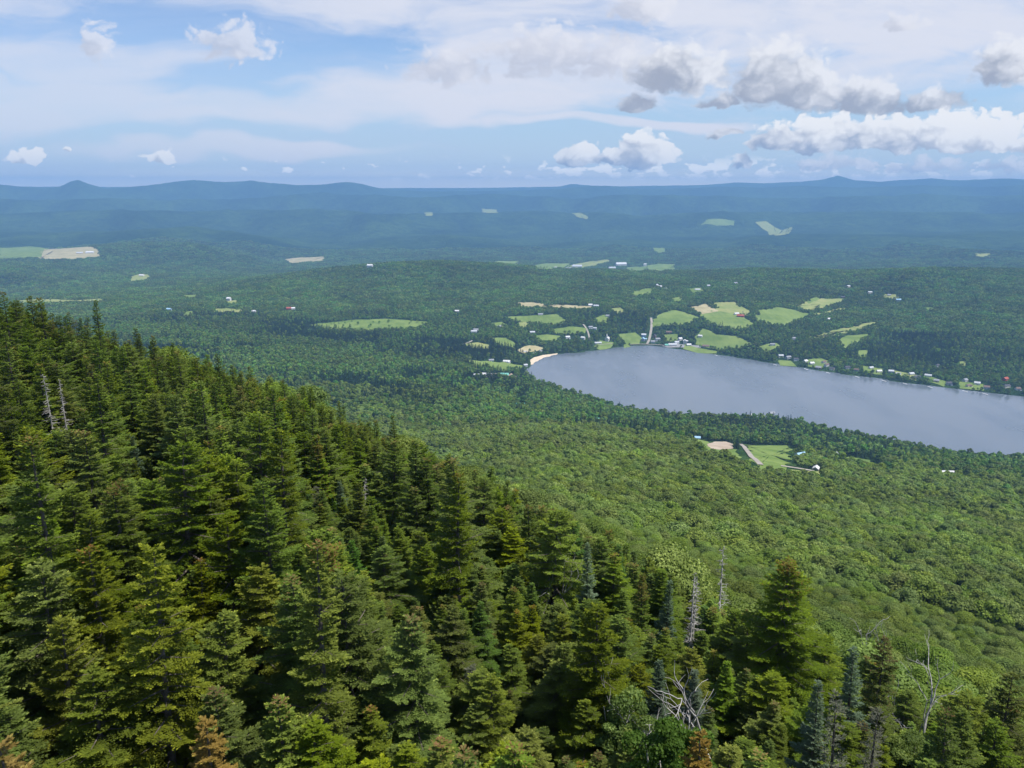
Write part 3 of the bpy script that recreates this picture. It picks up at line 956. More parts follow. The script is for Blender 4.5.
def house(px, py, L, W, H, rz, wall, roof, label, chimney=False, name='house', wing=False, steeple=False, at=None, cat=None, open_door=False, grp='houses around the lake', front=16):
    x, y = at if at else hit(px, py)
    z = float(ground(x, y))
    e = empty(name, (x, y, z - 0.3), rz, label, cat or name.replace('_', ' '), grp)
    hr = W * 0.34
    b = Build()
    b.add(V([[-L / 2, -W / 2, -1.5], [L / 2, -W / 2, -1.5], [L / 2, W / 2, -1.5], [-L / 2, W / 2, -1.5], [-L / 2, -W / 2, H], [L / 2, -W / 2, H], [L / 2, W / 2, H], [-L / 2, W / 2, H],
             [-L / 2, 0, H + hr], [L / 2, 0, H + hr]]),
          [[0, 1, 5, 4], [2, 3, 7, 6], [1, 2, 6, 5], [3, 0, 4, 7]], [[5, 6, 9], [7, 4, 8]])
    if wing:
        b.box((L * .25, -W * .75, H * .42 - .6), (L * .38, W * .7, H * .85 + 1.2))
    link('wall', b.mesh('wall', [MW[wall]], attr=False), e)
    b = Build()
    o_, th = 0.5, 0.25
    k = hr / (W / 2)
    for s in (-1, 1):
        ye, ze = s * (W / 2 + o_), H - o_ * k
        top = [[-L / 2 - o_, ye, ze + .06], [L / 2 + o_, ye, ze + .06], [L / 2 + o_, 0, H + hr + .06], [-L / 2 - o_, 0, H + hr + .06]]
        v = V(top + [[a, b2, c2 + th] for a, b2, c2 in top])
        b.add(v, [[0, 1, 2, 3], [7, 6, 5, 4], [0, 4, 5, 1], [1, 5, 6, 2], [3, 2, 6, 7], [0, 3, 7, 4]])
    if wing:
        ww = L * .38 / 2 + .4
        b.add(V([[L * .25 - ww, -W * 1.12, H * .84], [L * .25 + ww, -W * 1.12, H * .84], [L * .25 + ww, -W * .3, H * .84], [L * .25 - ww, -W * .3, H * .84],
                 [L * .25, -W * 1.12, H * .84 + ww * .7], [L * .25, -W * .3, H * .84 + ww * .7]]),
              [[0, 4, 5, 3], [4, 1, 2, 5], [0, 3, 2, 1]], [[0, 1, 4], [3, 5, 2]])
    rf = link('roof', b.mesh('roof', [MF[roof]], attr=False), e)
    if chimney:
        b = Build(); b.box((L * .22, 0.6, H + hr + .5), (.8, .8, 2.2))
        link('chimney', b.mesh('chimney', [MW['brown']], attr=False), rf)
    if steeple:
        b = Build(); b.box((-L / 2 + 2.2, 0, H + hr + 2), (3.4, 3.4, 7))
        b.add(V([[-L / 2 + .3, -1.9, H + hr + 5.4], [-L / 2 + 4.1, -1.9, H + hr + 5.4], [-L / 2 + 4.1, 1.9, H + hr + 5.4], [-L / 2 + .3, 1.9, H + hr + 5.4], [-L / 2 + 2.2, 0, H + hr + 12]]),
              [[0, 3, 2, 1]], [[0, 1, 4], [1, 2, 4], [2, 3, 4], [3, 0, 4]])
        link('steeple', b.mesh('steeple', [MW['white']], attr=False), e)
    nw = max(2, int(L / 4))
    for s in (-1, 1):
        if wing and s == -1: continue
        for i in range(nw):
            xx = -L / 2 + L * (i + .5) / nw
            b = Build()
            dr = (i == nw // 2 and s == -1)
            b.box((xx, s * (W / 2 + .03), 1.35 if dr else H * .55), (1.1, .10, 2.1) if dr else (1.1, .10, 1.3))
            if dr: link('door', b.mesh('door', [MTRIM if wall != 'white' else MW['brown']], attr=False), e)
            else: link('window', b.mesh('window', [MWIN], attr=False), e)
    for s in (-1, 1):
        b = Build(); b.box((s * (L / 2 + .03), 0, H * .55), (.10, 1.2, 1.3))
        link('window', b.mesh('window', [MWIN], attr=False), e)
    HOUSES.append((x, y, max(L, W) * .7 + 3, front))
    return e


def c5(a, b): return 460 + a / 4, 280 + b / 4
def c6(a, b): return 680 + a * .336, 280 + b * .336


house(*c5(589, 243), 17, 11, 8, R(70), 'white', 'white', 'tall white church with a short steeple on the lake shore', steeple=True, name='church', front=45)
house(*c5(552, 256), 20, 8, 3.5, R(8), 'white', 'metal', 'long low white building on the shore left of the church', front=45)
house(*c5(430, 234), 13, 8, 4.5, R(20), 'white', 'white', 'white house in the woods left of the dirt road', wing=True)
house(*c5(492, 237), 12, 8, 5, R(-30), 'white', 'white', 'white gabled house beside the end of the dirt road')
house(*c5(522, 193), 12, 8, 4.5, R(10), 'white', 'grey', 'white house with grey roof right of the dirt road')
house(*c5(540, 197), 10, 7, 4, R(-20), 'grey', 'metal', 'small grey house next to the dirt road bend')
house(*c5(521, 104), 14, 9, 5, R(10), 'white', 'white', 'white farmhouse at the right end of the mown hay strip')
house(*c5(545, 108), 18, 9, 5, R(-12), 'white', 'metal', 'long white barn at the right end of the mown hay strip', name='barn')
house(*c5(322, 142), 16, 9, 4.5, R(5), 'grey', 'grey', 'grey roofed farmhouse behind the green meadow', chimney=True)
house(*c5(735, 226), 14, 10, 6, R(-10), 'blue', 'metal', 'pale blue house highest left of the village road')
house(*c5(732, 243), 15, 10, 6, R(75), 'grey', 'blue', 'blue grey house lowest left of the village road', wing=True)
house(*c5(778, 230), 12, 9, 6, R(60), 'brown', 'dark', 'dark brown house right of the village road', chimney=True)
house(*c5(790, 243), 14, 9, 6, R(15), 'grey', 'grey', 'grey house near the foot of the village road')
house(*c5(772, 252), 13, 9, 5, R(-10), 'white', 'grey', 'small white house at the foot of the village road')
house(*c5(835, 213), 17, 9, 4, R(-5), 'brown', 'brown', 'long brown building above the village lawn', name='barn')
house(*c5(880, 242), 12, 9, 6, R(30), 'white', 'white', 'white house at the left of the village row', front=30)
house(*c5(899, 251), 14, 10, 6, R(80), 'white', 'white', 'large white house in the middle of the village row', wing=True, front=30)
house(*c5(866, 256), 13, 9, 6, R(20), 'white', 'metal', 'white house beside the pale asphalt yard', front=30)
house(*c5(850, 263), 24, 10, 4, R(0), 'white', 'metal', 'long white store on the pale asphalt yard', name='store', front=30)
house(*c5(828, 265), 13, 9, 4, R(-5), 'cream', 'green', 'low cream shop at the left end of the yard', name='shop', front=30)
house(*c5(915, 263), 13, 8, 4, R(6), 'white', 'white', 'low white garage at the right end of the yard', name='garage', front=30)
house(*c5(961, 229), 12, 8, 5, R(-30), 'white', 'white', 'white house on the lakeside meadow')
house(*c5(982, 268), 19, 10, 3, R(-4), 'tan', 'brown', 'long brown roofed pavilion on the shore', name='pavilion', front=30)
house(*c5(800, 30), 14, 9, 5, R(0), 'white', 'white', 'white house among trees above the hill meadow')
house(*c5(822, 38), 11, 8, 5, R(40), 'white', 'grey', 'small white house right of the hill meadow')
house(*c5(787, 24), 12, 8, 5, R(40), 'grey', 'metal', 'grey roofed house highest above the hill meadow')
house(*c5(950, 42), 20, 10, 4, R(0), 'grey', 'metal', 'grey barn on the wooded hill', name='barn')
house(*c5(64, 203), 15, 9, 4, R(0), 'cream', 'grey', 'cream house in the left lowland woods')
house(*c5(158, 190), 13, 8, 4, R(12), 'grey', 'grey', 'grey house hidden in the lowland woods')
house(*c5(290, 214), 15, 9, 4.5, R(0), 'grey', 'metal', 'grey house between meadow and lowland woods')
house(*c5(590, 148), 12, 8, 5, R(0), 'white', 'grey', 'white house on the small meadow above the church')
house(*c5(187, 331), 18, 9, 4.5, R(-12), 'white', 'white', 'white house on the lawn near the beach', wing=True)
house(*c5(125, 326), 13, 8, 4, R(8), 'green', 'grey', 'grey green house on the lawn left of the white one')
house(*c5(262, 345), 10, 7, 4, R(20), 'grey', 'metal', 'small boathouse at the left tip of the lake', name='boathouse')
house(*c5(108, 384), 22, 11, 4, R(-10), 'white', 'white', 'long white building on the red earth yard', name='barn', front=25)
house(*c5(172, 385), 28, 12, 4.5, R(-4), 'tan', 'green', 'long green roofed hall on the red earth yard', name='hall', front=30)
house(*c5(66, 386), 12, 8, 4, R(5), 'grey', 'metal', 'small grey shed left of the red earth yard', name='shed', front=25)
house(*c5(262, 290), 10, 4, 3, R(8), 'white', 'white', 'white camper cabin above the beach', name='cabin')
house(*c5(300, 296), 11, 4, 3, R(-8), 'white', 'metal', 'white camper cabin with metal roof near the beach', name='cabin')
house(*c5(322, 287), 9, 4, 3, R(20), 'cream', 'grey', 'cream camper cabin nearest the beach', name='cabin')
house(*c5(242, 506), 15, 9, 4, R(-5), 'tan', 'green', 'green roofed cabin in the woods above the near shore', name='cabin', front=44)
house(*c5(537, 567), 17, 10, 4, R(-10), 'tan', 'green', 'green roofed cabin with a clearing beside it', name='cabin', front=48)
house(*c5(610, 606), 8, 6, 3, R(-10), 'grey', 'metal', 'tiny metal roofed shed in the near woods', name='shed')
house(*c5(950, 637), 8, 6, 3, R(-10), 'tan', 'blue', 'blue roofed shed left of the bare earth patch', name='shed', front=14)
house(*c6(358, 531), 13, 9, 5.5, R(25), 'white', 'blue', 'blue roofed white house right of the bright green field', wing=True, front=48)
house(*c6(412, 535), 9, 7, 4.5, R(-25), 'white', 'metal', 'small white cottage right of the blue roofed house', name='cottage', front=42)
house(*c6(461, 526), 8, 6, 5, R(40), 'tan', 'grey', 'tan cottage at the left end of the long clearing', name='cottage', front=36)
house(*c6(404, 566), 8, 6, 3, R(60), 'tan', 'white', 'tiny pale shed on the gravel track', name='shed', front=16)
house(*c6(798, 583), 16, 12, 3, R(-6), 'red', 'white', 'white roofed red house alone in the right woods', front=50)
house(*c6(273, 401), 11, 8, 4, R(20), 'tan', 'grey', 'tan cottage on the near shore point', name='cottage', front=14)
house(*c6(218, 407), 9, 7, 4, R(-20), 'white', 'white', 'white cottage on the near shore left of the tan one', name='cottage', front=14)
house(*c6(168, 104), 15, 9, 5, R(10), 'white', 'white', 'white farmhouse beside the red barn')
house(*c6(180, 111), 22, 11, 6, R(-25), 'red', 'red', 'red barn between the green meadows', name='barn')
shore = [(275, 194, 'grey'), (300, 228, 'cream'), (322, 232, 'grey'), (345, 238, 'white'), (373, 243, 'white'), (392, 250, 'grey'), (428, 246, 'white'), (436, 255, 'white'), (412, 262, 'brown'),
         (452, 266, 'cream'), (498, 262, 'grey'), (525, 268, 'grey'), (568, 262, 'white'), (592, 274, 'cream'), (628, 273, 'grey'), (650, 282, 'white'),
         (688, 281, 'white'), (705, 290, 'grey'), (738, 287, 'white'), (762, 302, 'tan'), (766, 256, 'white'), (800, 310, 'grey'), (848, 300, 'white'), (858, 316, 'cream'), (884, 310, 'white'),
         (912, 322, 'grey'), (968, 296, 'red'), (972, 318, 'cream'), (1005, 325, 'white')]
rs = random.Random(3)
ORD = ['first', 'second', 'third', 'fourth', 'fifth', 'sixth', 'seventh', 'eighth', 'ninth', 'tenth', 'eleventh', 'twelfth', 'thirteenth', 'fourteenth', 'fifteenth', 'sixteenth', 'seventeenth', 'eighteenth', 'nineteenth', 'twentieth']
cnt = {}
for a, b, wcol in shore:
    cnt[wcol] = cnt.get(wcol, 0) + 1
    rf = rs.choice(['dark', 'grey', 'metal', 'white', 'brown']) if wcol != 'red' else 'red'
    house(*c6(a, b + 2), rs.uniform(10, 16), rs.uniform(7, 9), rs.uniform(3.5, 5.5), rs.uniform(-.7, .7), wcol, rf,
          '%s cottage on the far right shore, %s %s one counting from the village' % (wcol, ORD[cnt[wcol] - 1], wcol) if wcol != 'red' else 'red roofed red cottage on the far right shore',
          wing=rs.random() < .3, chimney=rs.random() < .3, name='cottage', grp='cottages along the far shore', front=rs.choice([14, 22, 30]))
cottage_total = len(shore)
for a, b, L, wcol, rf, lab in [(484, 54, 14, 'brown', 'dark', 'dark shed behind the long yellow meadow'), (500, 22, 16, 'tan', 'metal', 'pale barn on the crest of the right hill'),
                               (565, 40, 15, 'cream', 'metal', 'cream barn on the right hill crest'), (650, 62, 16, 'grey', 'blue', 'blue roofed house in the right hill woods'),
                               (622, 48, 12, 'cream', 'grey', 'cream house left of the blue roofed hill house'), (165, 12, 15, 'white', 'grey', 'white house above the tan ploughed field'),
                               (338, 178, 9, 'white', 'grey', 'small white house above the lakeside cottages'), (442, 120, 9, 'white', 'white', 'tiny white house between the hill meadows'),
                               (85, 20, 12, 'grey', 'metal', 'grey house on the hill above the farm')]:
    house(*c6(a, b), L, 9, 5, rs.uniform(-.5, .5), wcol, rf, lab, front=26)
for pt, L, W_, H_, wcol, rf, lab, nm in [
        ((370, 267), 26, 16, 8, 'white', 'white', 'white barn group far off in the middle woods', 'barn'), ((577, 267.3), 70, 30, 9, 'white', 'metal', 'wide white factory in the far valley town', 'factory'),
        ((621, 265.5), 80, 34, 12, 'white', 'white', 'tallest white factory at the right of the far town', 'factory'), ((569, 269.3), 40, 18, 7, 'white', 'grey', 'low grey roofed building left of the wide factory', 'building'),
        ((612, 268.8), 50, 20, 8, 'cream', 'metal', 'cream building below the tallest factory', 'building'), ((556, 268.5), 30, 14, 7, 'white', 'white', 'white house at the left end of the far town', 'house'),
        ((90, 253.5), 50, 22, 8, 'white', 'white', 'white farm hall beside the far quarry field', 'barn'), ((80, 254), 40, 18, 7, 'tan', 'metal', 'tan farm hall left of the white one', 'barn'),
        ((142, 276.5), 30, 16, 7, 'cream', 'white', 'pale barn on the far left clearing', 'barn'), ((289, 309.5), 16, 10, 5, 'red', 'red', 'red house in the far left woods', 'house'),
        ((293, 309.5), 14, 9, 5, 'white', 'white', 'white house beside the far red house', 'house'), ((169, 310.5), 16, 10, 5, 'blue', 'blue', 'blue roofed house behind the ridge spruces', 'house'),
        ((229, 301), 14, 12, 10, 'white', 'white', 'narrow white house on the far yellow clearing', 'house'), ((254, 312.5), 12, 9, 5, 'white', 'white', 'small white house right of the far yellow field', 'house'),
        ((474, 332.5), 18, 9, 4, 'white', 'metal', 'long pale house above the lowland woods', 'house'), ((645, 266.5), 22, 14, 18, 'white', 'white', 'narrow pale silo right of the far town', 'silo'),
        ((457, 312), 14, 9, 4, 'white', 'white', 'small white house left of the hay strips', 'house')]:
    house(*pt, L, W_, H_, rs.uniform(-.3, .3), wcol, rf, lab, name=nm, front=34, grp='far buildings')
dk = Build(); dk.box((0, 0, .35), (3, 3, .35)); dk.box((-1.2, -1.2, -.6), (.2, .2, 1.6)); dk.box((1.2, 1.2, -.6), (.2, .2, 1.6)); dk.box((0, 0, .9), (1.6, .9, .8))
rx, ry = plane_xy(642, 351.3, 0)
tag(link('swim_raft', dk.mesh('swim_raft', [MW['brown']], attr=False), None, (rx, ry, 0)), 'small dark raft floating off the village waterfront', 'raft')
# shore docks with small boats at the cottages
for i, (a, b) in enumerate([(716, 355.5), (775, 364.8), (806, 369.3), (828, 373), (857, 377), (884, 381), (905, 383.8), (930, 387.2), (965, 391.4), (985, 394)]):
    x_, y_ = plane_xy(a, b, 0)
    b_ = Build(); b_.box((0, 0, .5), (2, 14, .25))
    for s in (-5, 0, 5): b_.box((.7, s, -.4), (.25, .25, 1.6)); b_.box((-.7, s, -.4), (.25, .25, 1.6))
    o_ = link('dock', b_.mesh('dock', [MTRIM], attr=False), None, (x_, y_, 0))
    o_.rotation_euler = (0, 0, R(20))
    tag(o_, 'white wooden dock on the far shore, %s one counting from the village' % ORD[i], 'dock', 'docks along the far shore')

# ------------------------------------------------------------------ tree shapes
def unit(v):
    return v / (np.linalg.norm(v, axis=-1, keepdims=True) + 1e-9)


def conifer_crown(b, h, r, seed, fine=1.0, bare=0.06, up=0.35, droop=0.22, shape=0.8, dens=1.0, mat=0, browntop=0.0, gaps=0.12, topbare=0.0, thick=1.0, limbs=None, lean=(0, 0)):
    g = np.random.default_rng(seed)
    nb = int(h * 13.5 * dens)
    A = []; B = []; W = []; T = []
    lop = g.uniform(0, 6.28); lopa = g.uniform(.08, .32)
    for i in range(nb):
        t = bare + (1 - bare) * (i + g.uniform(0, 1)) / nb
        t = min(t, 0.995)
        z0 = h * t
        az = i * 2.399 + g.uniform(-.5, .5)
        L = (r * (1 - t) ** shape + 0.10) * g.uniform(.55, 1.2) * (1 + lopa * math.cos(az - lop))
        if g.random() < gaps: L *= g.uniform(.3, .7)
        if t < .35: L *= g.uniform(.75, 1.05)
        pit = up * 1.4 * (t ** 1.3) + g.uniform(-.24, .24) - .10 * (1 - t)
        n = max(3, int(L / (.085 / fine) * .95))
        s = np.linspace(0.12 if t > .5 else .28, 1, n) + g.uniform(-.02, .02, n)
        hd = V([math.cos(az), math.sin(az), 0]); sd_ = V([-math.sin(az), math.cos(az), 0])
        dr = droop * (1 - t)
        path = lambda q: (hd * (L * q * math.cos(pit))[:, None] + V([0, 0, 1]) * (z0 + L * (q * math.sin(pit) - dr * q ** 2 * 1.3 + dr * q ** 3 * .9))[:, None]
                          + V([lean[0], lean[1], 0]) * (z0 / h) ** 2)
        pth = path(s)
        if limbs is not None and L > .5:
            q = np.linspace(0, .8, 4)
            limbs.tube(path(q), np.linspace(.022, .006, 4) * (L + .3), 4, a=.5)
        side = np.where(np.arange(n) % 2 == 0, 1., -1.)
        tl = np.minimum(.62 * L * (1.05 - s) + .13, .62) * g.uniform(.7, 1.15, n)
        ang = g.uniform(.65, 1.05, n)
        td = unit(hd * np.cos(ang)[:, None] + sd_ * (side * np.sin(ang))[:, None] + V([0, 0, 1]) * (math.sin(pit) * .5 - .10 + g.uniform(-.16, .14, n))[:, None])
        td[-1] = unit(hd + V([0, 0, 1]) * (.25 + math.sin(pit)))
        m = max(2, int(round(5 * fine)))
        for k in range(m):
            u = (k + .35) / m
            st = pth + td * (tl * u)[:, None] - V([0, 0, .25]) * (tl * u * u)[:, None] * dr
            for sg in (-1, 1) if k < m - 1 else (0,):
                a2 = g.uniform(.5, .95, n) * sg
                sdv = unit(np.cross(td, V([[0, 0, 1]])))
                d = unit(td * np.cos(a2)[:, None] + sdv * np.sin(a2)[:, None] + V([0, 0, 1]) * g.uniform(-.22, .38, n)[:, None])
                ln = (.155 / fine ** .7) * g.uniform(.7, 1.25, n) * (1.1 - .3 * u)
                wv = unit(np.cross(d, unit(V([[0, 0, 1]]) + g.normal(0, .45, (n, 3))))) * (.034 * thick / fine ** .6 * g.uniform(.7, 1.2, n))[:, None]
                A.append(st); B.append(st + d * ln[:, None]); W.append(wv)
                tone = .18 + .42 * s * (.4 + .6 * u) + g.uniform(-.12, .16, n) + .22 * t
                if g.random() < .32: tone = tone + g.uniform(0, .25)
                if browntop and t > 1 - browntop: tone = tone + (g.random(n) < .5) * 1.6
                elif browntop and t > 1 - 3 * browntop: tone = tone + (g.random(n) < .10) * 1.6
                T.append(tone)
    A = np.concatenate(A); B = np.concatenate(B); W = np.concatenate(W); T = np.concatenate(T)
    b.kites(A, B, W, mat, T)


def conifer_trunk(b, h, r0, mat=0, lean=(0, 0)):
    t = np.linspace(0, 1, 9)
    p = np.column_stack([lean[0] * t ** 2, lean[1] * t ** 2, h * t * .985 - 1.2 * (t == 0)])
    b.tube(p, r0 * (1 - t) ** .9 + .012, 7, mat)


def bare_tree(b, h, r0, seed, spread=.8, n=26, mode='snag', mat=0, lean=(0, 0)):
    """leafless dead tree: 'snag' is a spruce pole with short brittle twigs, 'fork' a broadleaf skeleton"""
    g = np.random.default_rng(seed)
    if mode == 'snag':
        conifer_trunk(b, h, r0, mat, lean)
        for i in range(n):
            t = .25 + .74 * (i + g.random()) / n
            az = g.uniform(0, 6.28); L = spread * (1.08 - t) ** .7 * g.uniform(.4, 1.2)
            q = np.linspace(0, 1, 5)
            hd = V([math.cos(az), math.sin(az), 0])
            kink = g.uniform(-.12, .12, (5, 3)) * L * q[:, None]
            p = V([lean[0] * t * t, lean[1] * t * t, h * t]) + hd * (L * q)[:, None] + V([0, 0, 1]) * (L * (-.35 * q + .25 * q * q))[:, None] + kink
            b.tube(p, .018 * (1 - q * .8) + .004, 4, mat)
            for j in range(3):
                q0 = p[1 + j]; d = unit(hd * .5 + g.normal(0, .7, 3)) * L * .35
                b.tube(V([q0, q0 + d * .5 + g.normal(0, .02, 3), q0 + d]), [.007, .005, .003], 3, mat)
    else:
        def grow(p, d, L, rad, depth):
            k = 5
            pts = [p]; dd_ = d
            for j in range(k):
                dd_ = unit(dd_ + g.normal(0, .16, 3) + V([0, 0, .05]))
                pts.append(pts[-1] + dd_ * L / k)
            b.tube(pts, np.linspace(rad, rad * .55, k + 1), 6, mat)
            if depth == 0: return
            for j in range(g.integers(2, 4)):
                at = pts[g.integers(2, k + 1)] if j else pts[-1]
                nd = unit(dd_ + g.normal(0, .55, 3) * spread + V([0, 0, .1]))
                grow(at, nd, L * g.uniform(.5, .8), rad * .55, depth - 1)
        grow(V([0, 0, -1]), unit(V([lean[0], lean[1], 1.0])), h * .5, r0, 4)


def leafy_crown(b, h, r, seed, n=2200, leaf=.22, base=.3, mat=0, lobes=16, flat=.75, jitter=.55, fill=.35, rag=False):
    g = np.random.default_rng(seed)
    cz = h * (base + (1 - base) / 2); rz_ = h * (1 - base) / 2
    A = []; B = []; W = []; T = []
    per = n // lobes
    for i in range(lobes):
        ct = g.uniform(-.35, 1) if i else 1.0
        ph = i * 2.399 + g.uniform(-.4, .4)
        st = math.sqrt(max(0, 1 - ct * ct))
        rr = g.uniform(.52, .72) if not rag else g.uniform(.25, .95)
        c = V([r * rr * st * math.cos(ph), r * rr * st * math.sin(ph), cz + rz_ * rr * ct])
        lr_ = r * (g.uniform(.30, .48) if not rag else g.uniform(.16, .36))
        d = unit(g.normal(0, 1, (per, 3))); d[:, 2] = np.where(d[:, 2] < -.35, -d[:, 2], d[:, 2])
        rad = lr_ * np.where(g.random(per) < fill, g.uniform(.5, 1, per), g.uniform(.9, 1.12, per))
        p = c + d * rad[:, None] * V([1, 1, flat])
        nr = unit(d + g.normal(0, jitter, (per, 3)) + V([0, 0, .25]))
        u = unit(np.cross(nr, g.normal(0, 1, (per, 3))))
        v = np.cross(nr, u)
        s = leaf * g.uniform(.7, 1.35, per)
        A.append(p - u * s[:, None]); B.append(p + u * s[:, None]); W.append(v * (s * .72)[:, None])
        T.append(g.uniform(.25, .75) + g.uniform(-.2, .25, per) + .12 * d[:, 2])
    b.kites(np.concatenate(A), np.concatenate(B), np.concatenate(W), mat, np.concatenate(T))


def leafy_trunk(b, h, r, seed, r0, mat=1, stems=1, limbs=7):
    g = np.random.default_rng(seed)
    for s in range(stems):
        q = np.linspace(0, 1, 7)
        off = g.uniform(-.25, .25, 2) * r if stems > 1 else (0, 0)
        p = np.column_stack([off[0] * q * 2, off[1] * q * 2, h * .85 * q - 1.0 * (q == 0)])
        b.tube(p, r0 * (1 - q * .8), 6, mat)
        for i in range(limbs):
            t = .35 + .5 * i / limbs; az = i * 2.4 + s
            q2 = np.linspace(0, 1, 4)
            p0 = V([off[0] * t * 2, off[1] * t * 2, h * .85 * t])
            hd = V([math.cos(az), math.sin(az), .7])
            b.tube(p0 + hd * (q2 * r * .75)[:, None], r0 * .35 * (1 - q2 * .8), 4, mat)


# ------------------------------------------------------------------ woods of instances
def forest_nodes(coll):
    ng = bpy.data.node_groups.new('scatter_' + coll.name, 'GeometryNodeTree')
    ng.interface.new_socket('Geometry', in_out='INPUT', socket_type='NodeSocketGeometry')
    ng.interface.new_socket('Geometry', in_out='OUTPUT', socket_type='NodeSocketGeometry')
    N, L_ = ng.nodes, ng.links
    gi = N.new('NodeGroupInput'); go = N.new('NodeGroupOutput')
    ip = N.new('GeometryNodeInstanceOnPoints')
    ci = N.new('GeometryNodeCollectionInfo')
    ci.inputs['Collection'].default_value = coll
    ci.inputs['Separate Children'].default_value = True
    ci.inputs['Reset Children'].default_value = True

    def na_(name, ty):
        n = N.new('GeometryNodeInputNamedAttribute'); n.data_type = ty
        n.inputs['Name'].default_value = name
        return n.outputs['Attribute']
    L_.new(gi.outputs[0], ip.inputs['Points'])
    L_.new(ci.outputs[0], ip.inputs['Instance'])
    ip.inputs['Pick Instance'].default_value = True
    L_.new(na_('idx', 'INT'), ip.inputs['Instance Index'])
    e2 = N.new('FunctionNodeEulerToRotation')
    L_.new(na_('rot', 'FLOAT_VECTOR'), e2.inputs[0])
    L_.new(e2.outputs[0], ip.inputs['Rotation'])
    L_.new(na_('scl', 'FLOAT_VECTOR'), ip.inputs['Scale'])
    L_.new(ip.outputs[0], go.inputs[0])
    return ng


def forest(name, pts, idx, scl, meshes, label, cat, tilt=.045):
    coll = bpy.data.collections.new('kinds_' + name)
    for i, me in enumerate(meshes):
        coll.objects.link(bpy.data.objects.new('%s_kind_%02d' % (name, i), me))
    n = len(pts)
    me = bpy.data.meshes.new(name)
    me.vertices.add(n)
    me.vertices.foreach_set('co', pts.astype(np.float32).ravel())
    a = me.attributes.new('idx', 'INT', 'POINT'); a.data.foreach_set('value', idx.astype(np.int32))
    a = me.attributes.new('rot', 'FLOAT_VECTOR', 'POINT')
    rot = np.column_stack([rng.normal(0, tilt, n), rng.normal(0, tilt, n), rng.uniform(0, 6.283, n)])
    a.data.foreach_set('vector', rot.astype(np.float32).ravel())
    a = me.attributes.new('scl', 'FLOAT_VECTOR', 'POINT')
    if scl.ndim == 1: scl = np.column_stack([scl, scl, scl])
    a.data.foreach_set('vector', scl.astype(np.float32).ravel())
    ob = link(name, me)
    md = ob.modifiers.new('scatter', 'NODES')
    md.node_group = forest_nodes(coll)
    return tag(ob, label, cat, None, 'stuff')


def scatter_xy(r0, r1, area, a0=R(-38), a1=R(38), seed=1):
    """jittered points with one point per area (function of distance allowed)"""
    g = np.random.default_rng(seed)
    P = []
    r = r0
    while r < r1:
        s = math.sqrt(area(r) if callable(area) else area)
        n = int((a1 - a0) * r / s)
        az = a0 + (np.arange(n) + g.uniform(-.42, .42, n) + g.random()) * (a1 - a0) / n
        rr = r + g.uniform(-.42, .42, n) * s
        P.append(np.column_stack([rr * np.sin(az), rr * np.cos(az)]))
        r += s
    return np.concatenate(P)


def free(P, margin=0, front=True, lone=.035):
    ok = ~inside(LAKE, P[:, 0], P[:, 1])
    near_l = poly_dist(LAKE, P[:, 0], P[:, 1])
    ok &= near_l > 2 + margin
    for c in CLEAR:
        lo = c.min(0) - 5; hi = c.max(0) + 5
        b = (P[:, 0] > lo[0]) & (P[:, 0] < hi[0]) & (P[:, 1] > lo[1]) & (P[:, 1] < hi[1])
        if b.any():
            k = np.where(b)[0]
            k = k[inside(c, P[k, 0], P[k, 1])]
            ok[k[np.random.default_rng(len(k)).random(len(k)) > (lone if len(c) > 40 and margin < 5 and np.hypot(*c.mean(0)) > 2000 else 0)]] = False
    for x, y, rr, fr in HOUSES:
        dx = P[:, 0] - x; dy = P[:, 1] - y
        u = np.array([x, y]) / math.hypot(x, y)
        al = -(dx * u[0] + dy * u[1]); ac = np.abs(dx * u[1] - dy * u[0])
        ok &= ~((np.hypot(dx, dy) < rr + margin) | ((al > 0) & (al < rr + fr + margin) & (ac < rr * .8 + margin)))
    return ok


def kind_mesh(name, fn, mats):
    b = Build(); fn(b); return b.mesh(name, mats)


KH = []      # hardwood, three sizes of leaf
for lod, (n, leaf) in enumerate([(9000, .15), (2600, .32), (800, .60)]):
    KH.append([kind_mesh('hardwood_%d_%d' % (lod, i), lambda b, i=i: (leafy_crown(b, 12 + i % 3, 4.3 + .35 * (i % 4), 50 + i, n, leaf, .28, 0, 11 + i, .78, .38), leafy_trunk(b, 11, 4, i, .2, 1, 1, 5)),
                         [M['leaf'], M['bark']]) for i in range(5)])
KL = [kind_mesh('lowland_%d' % i, lambda b, i=i: (leafy_crown(b, 14 + i, 4.6 + .5 * (i % 3), 80 + i, 460, .85, .12, 0, 12, .8, .45), leafy_trunk(b, 11, 4, i, .25, 1, 1, 3)),
                [M['leaf_low'], M['bark']]) for i in range(5)]
KP = [kind_mesh('pine_%d' % i, lambda b, i=i: (conifer_crown(b, 16 + 2 * i, 3.6, 90 + i, .33, .1, .2, .2, .85, .22, 0, thick=7.0), conifer_trunk(b, 16 + 2 * i, .25, 1)), [M['pine'], M['bark']]) for i in range(3)]


def clump(b, seed):
    g = np.random.default_rng(seed)
    for k in range(9):
        bb = Build()
        hh = g.uniform(10, 16)
        leafy_crown(bb, hh, g.uniform(4.2, 6), seed * 31 + k, 110, 1.6, .05, 0, 6, .85, .4)
        v = np.concatenate(bb.v) + V([g.uniform(-14, 14), g.uniform(-14, 14), 0])
        b.add(v, np.concatenate(bb.q), a=np.concatenate(bb.a) + g.uniform(-.3, .3))


KC = [kind_mesh('clump_%d' % i, lambda b, i=i: clump(b, 200 + i), [M['leaf_low']]) for i in range(5)]

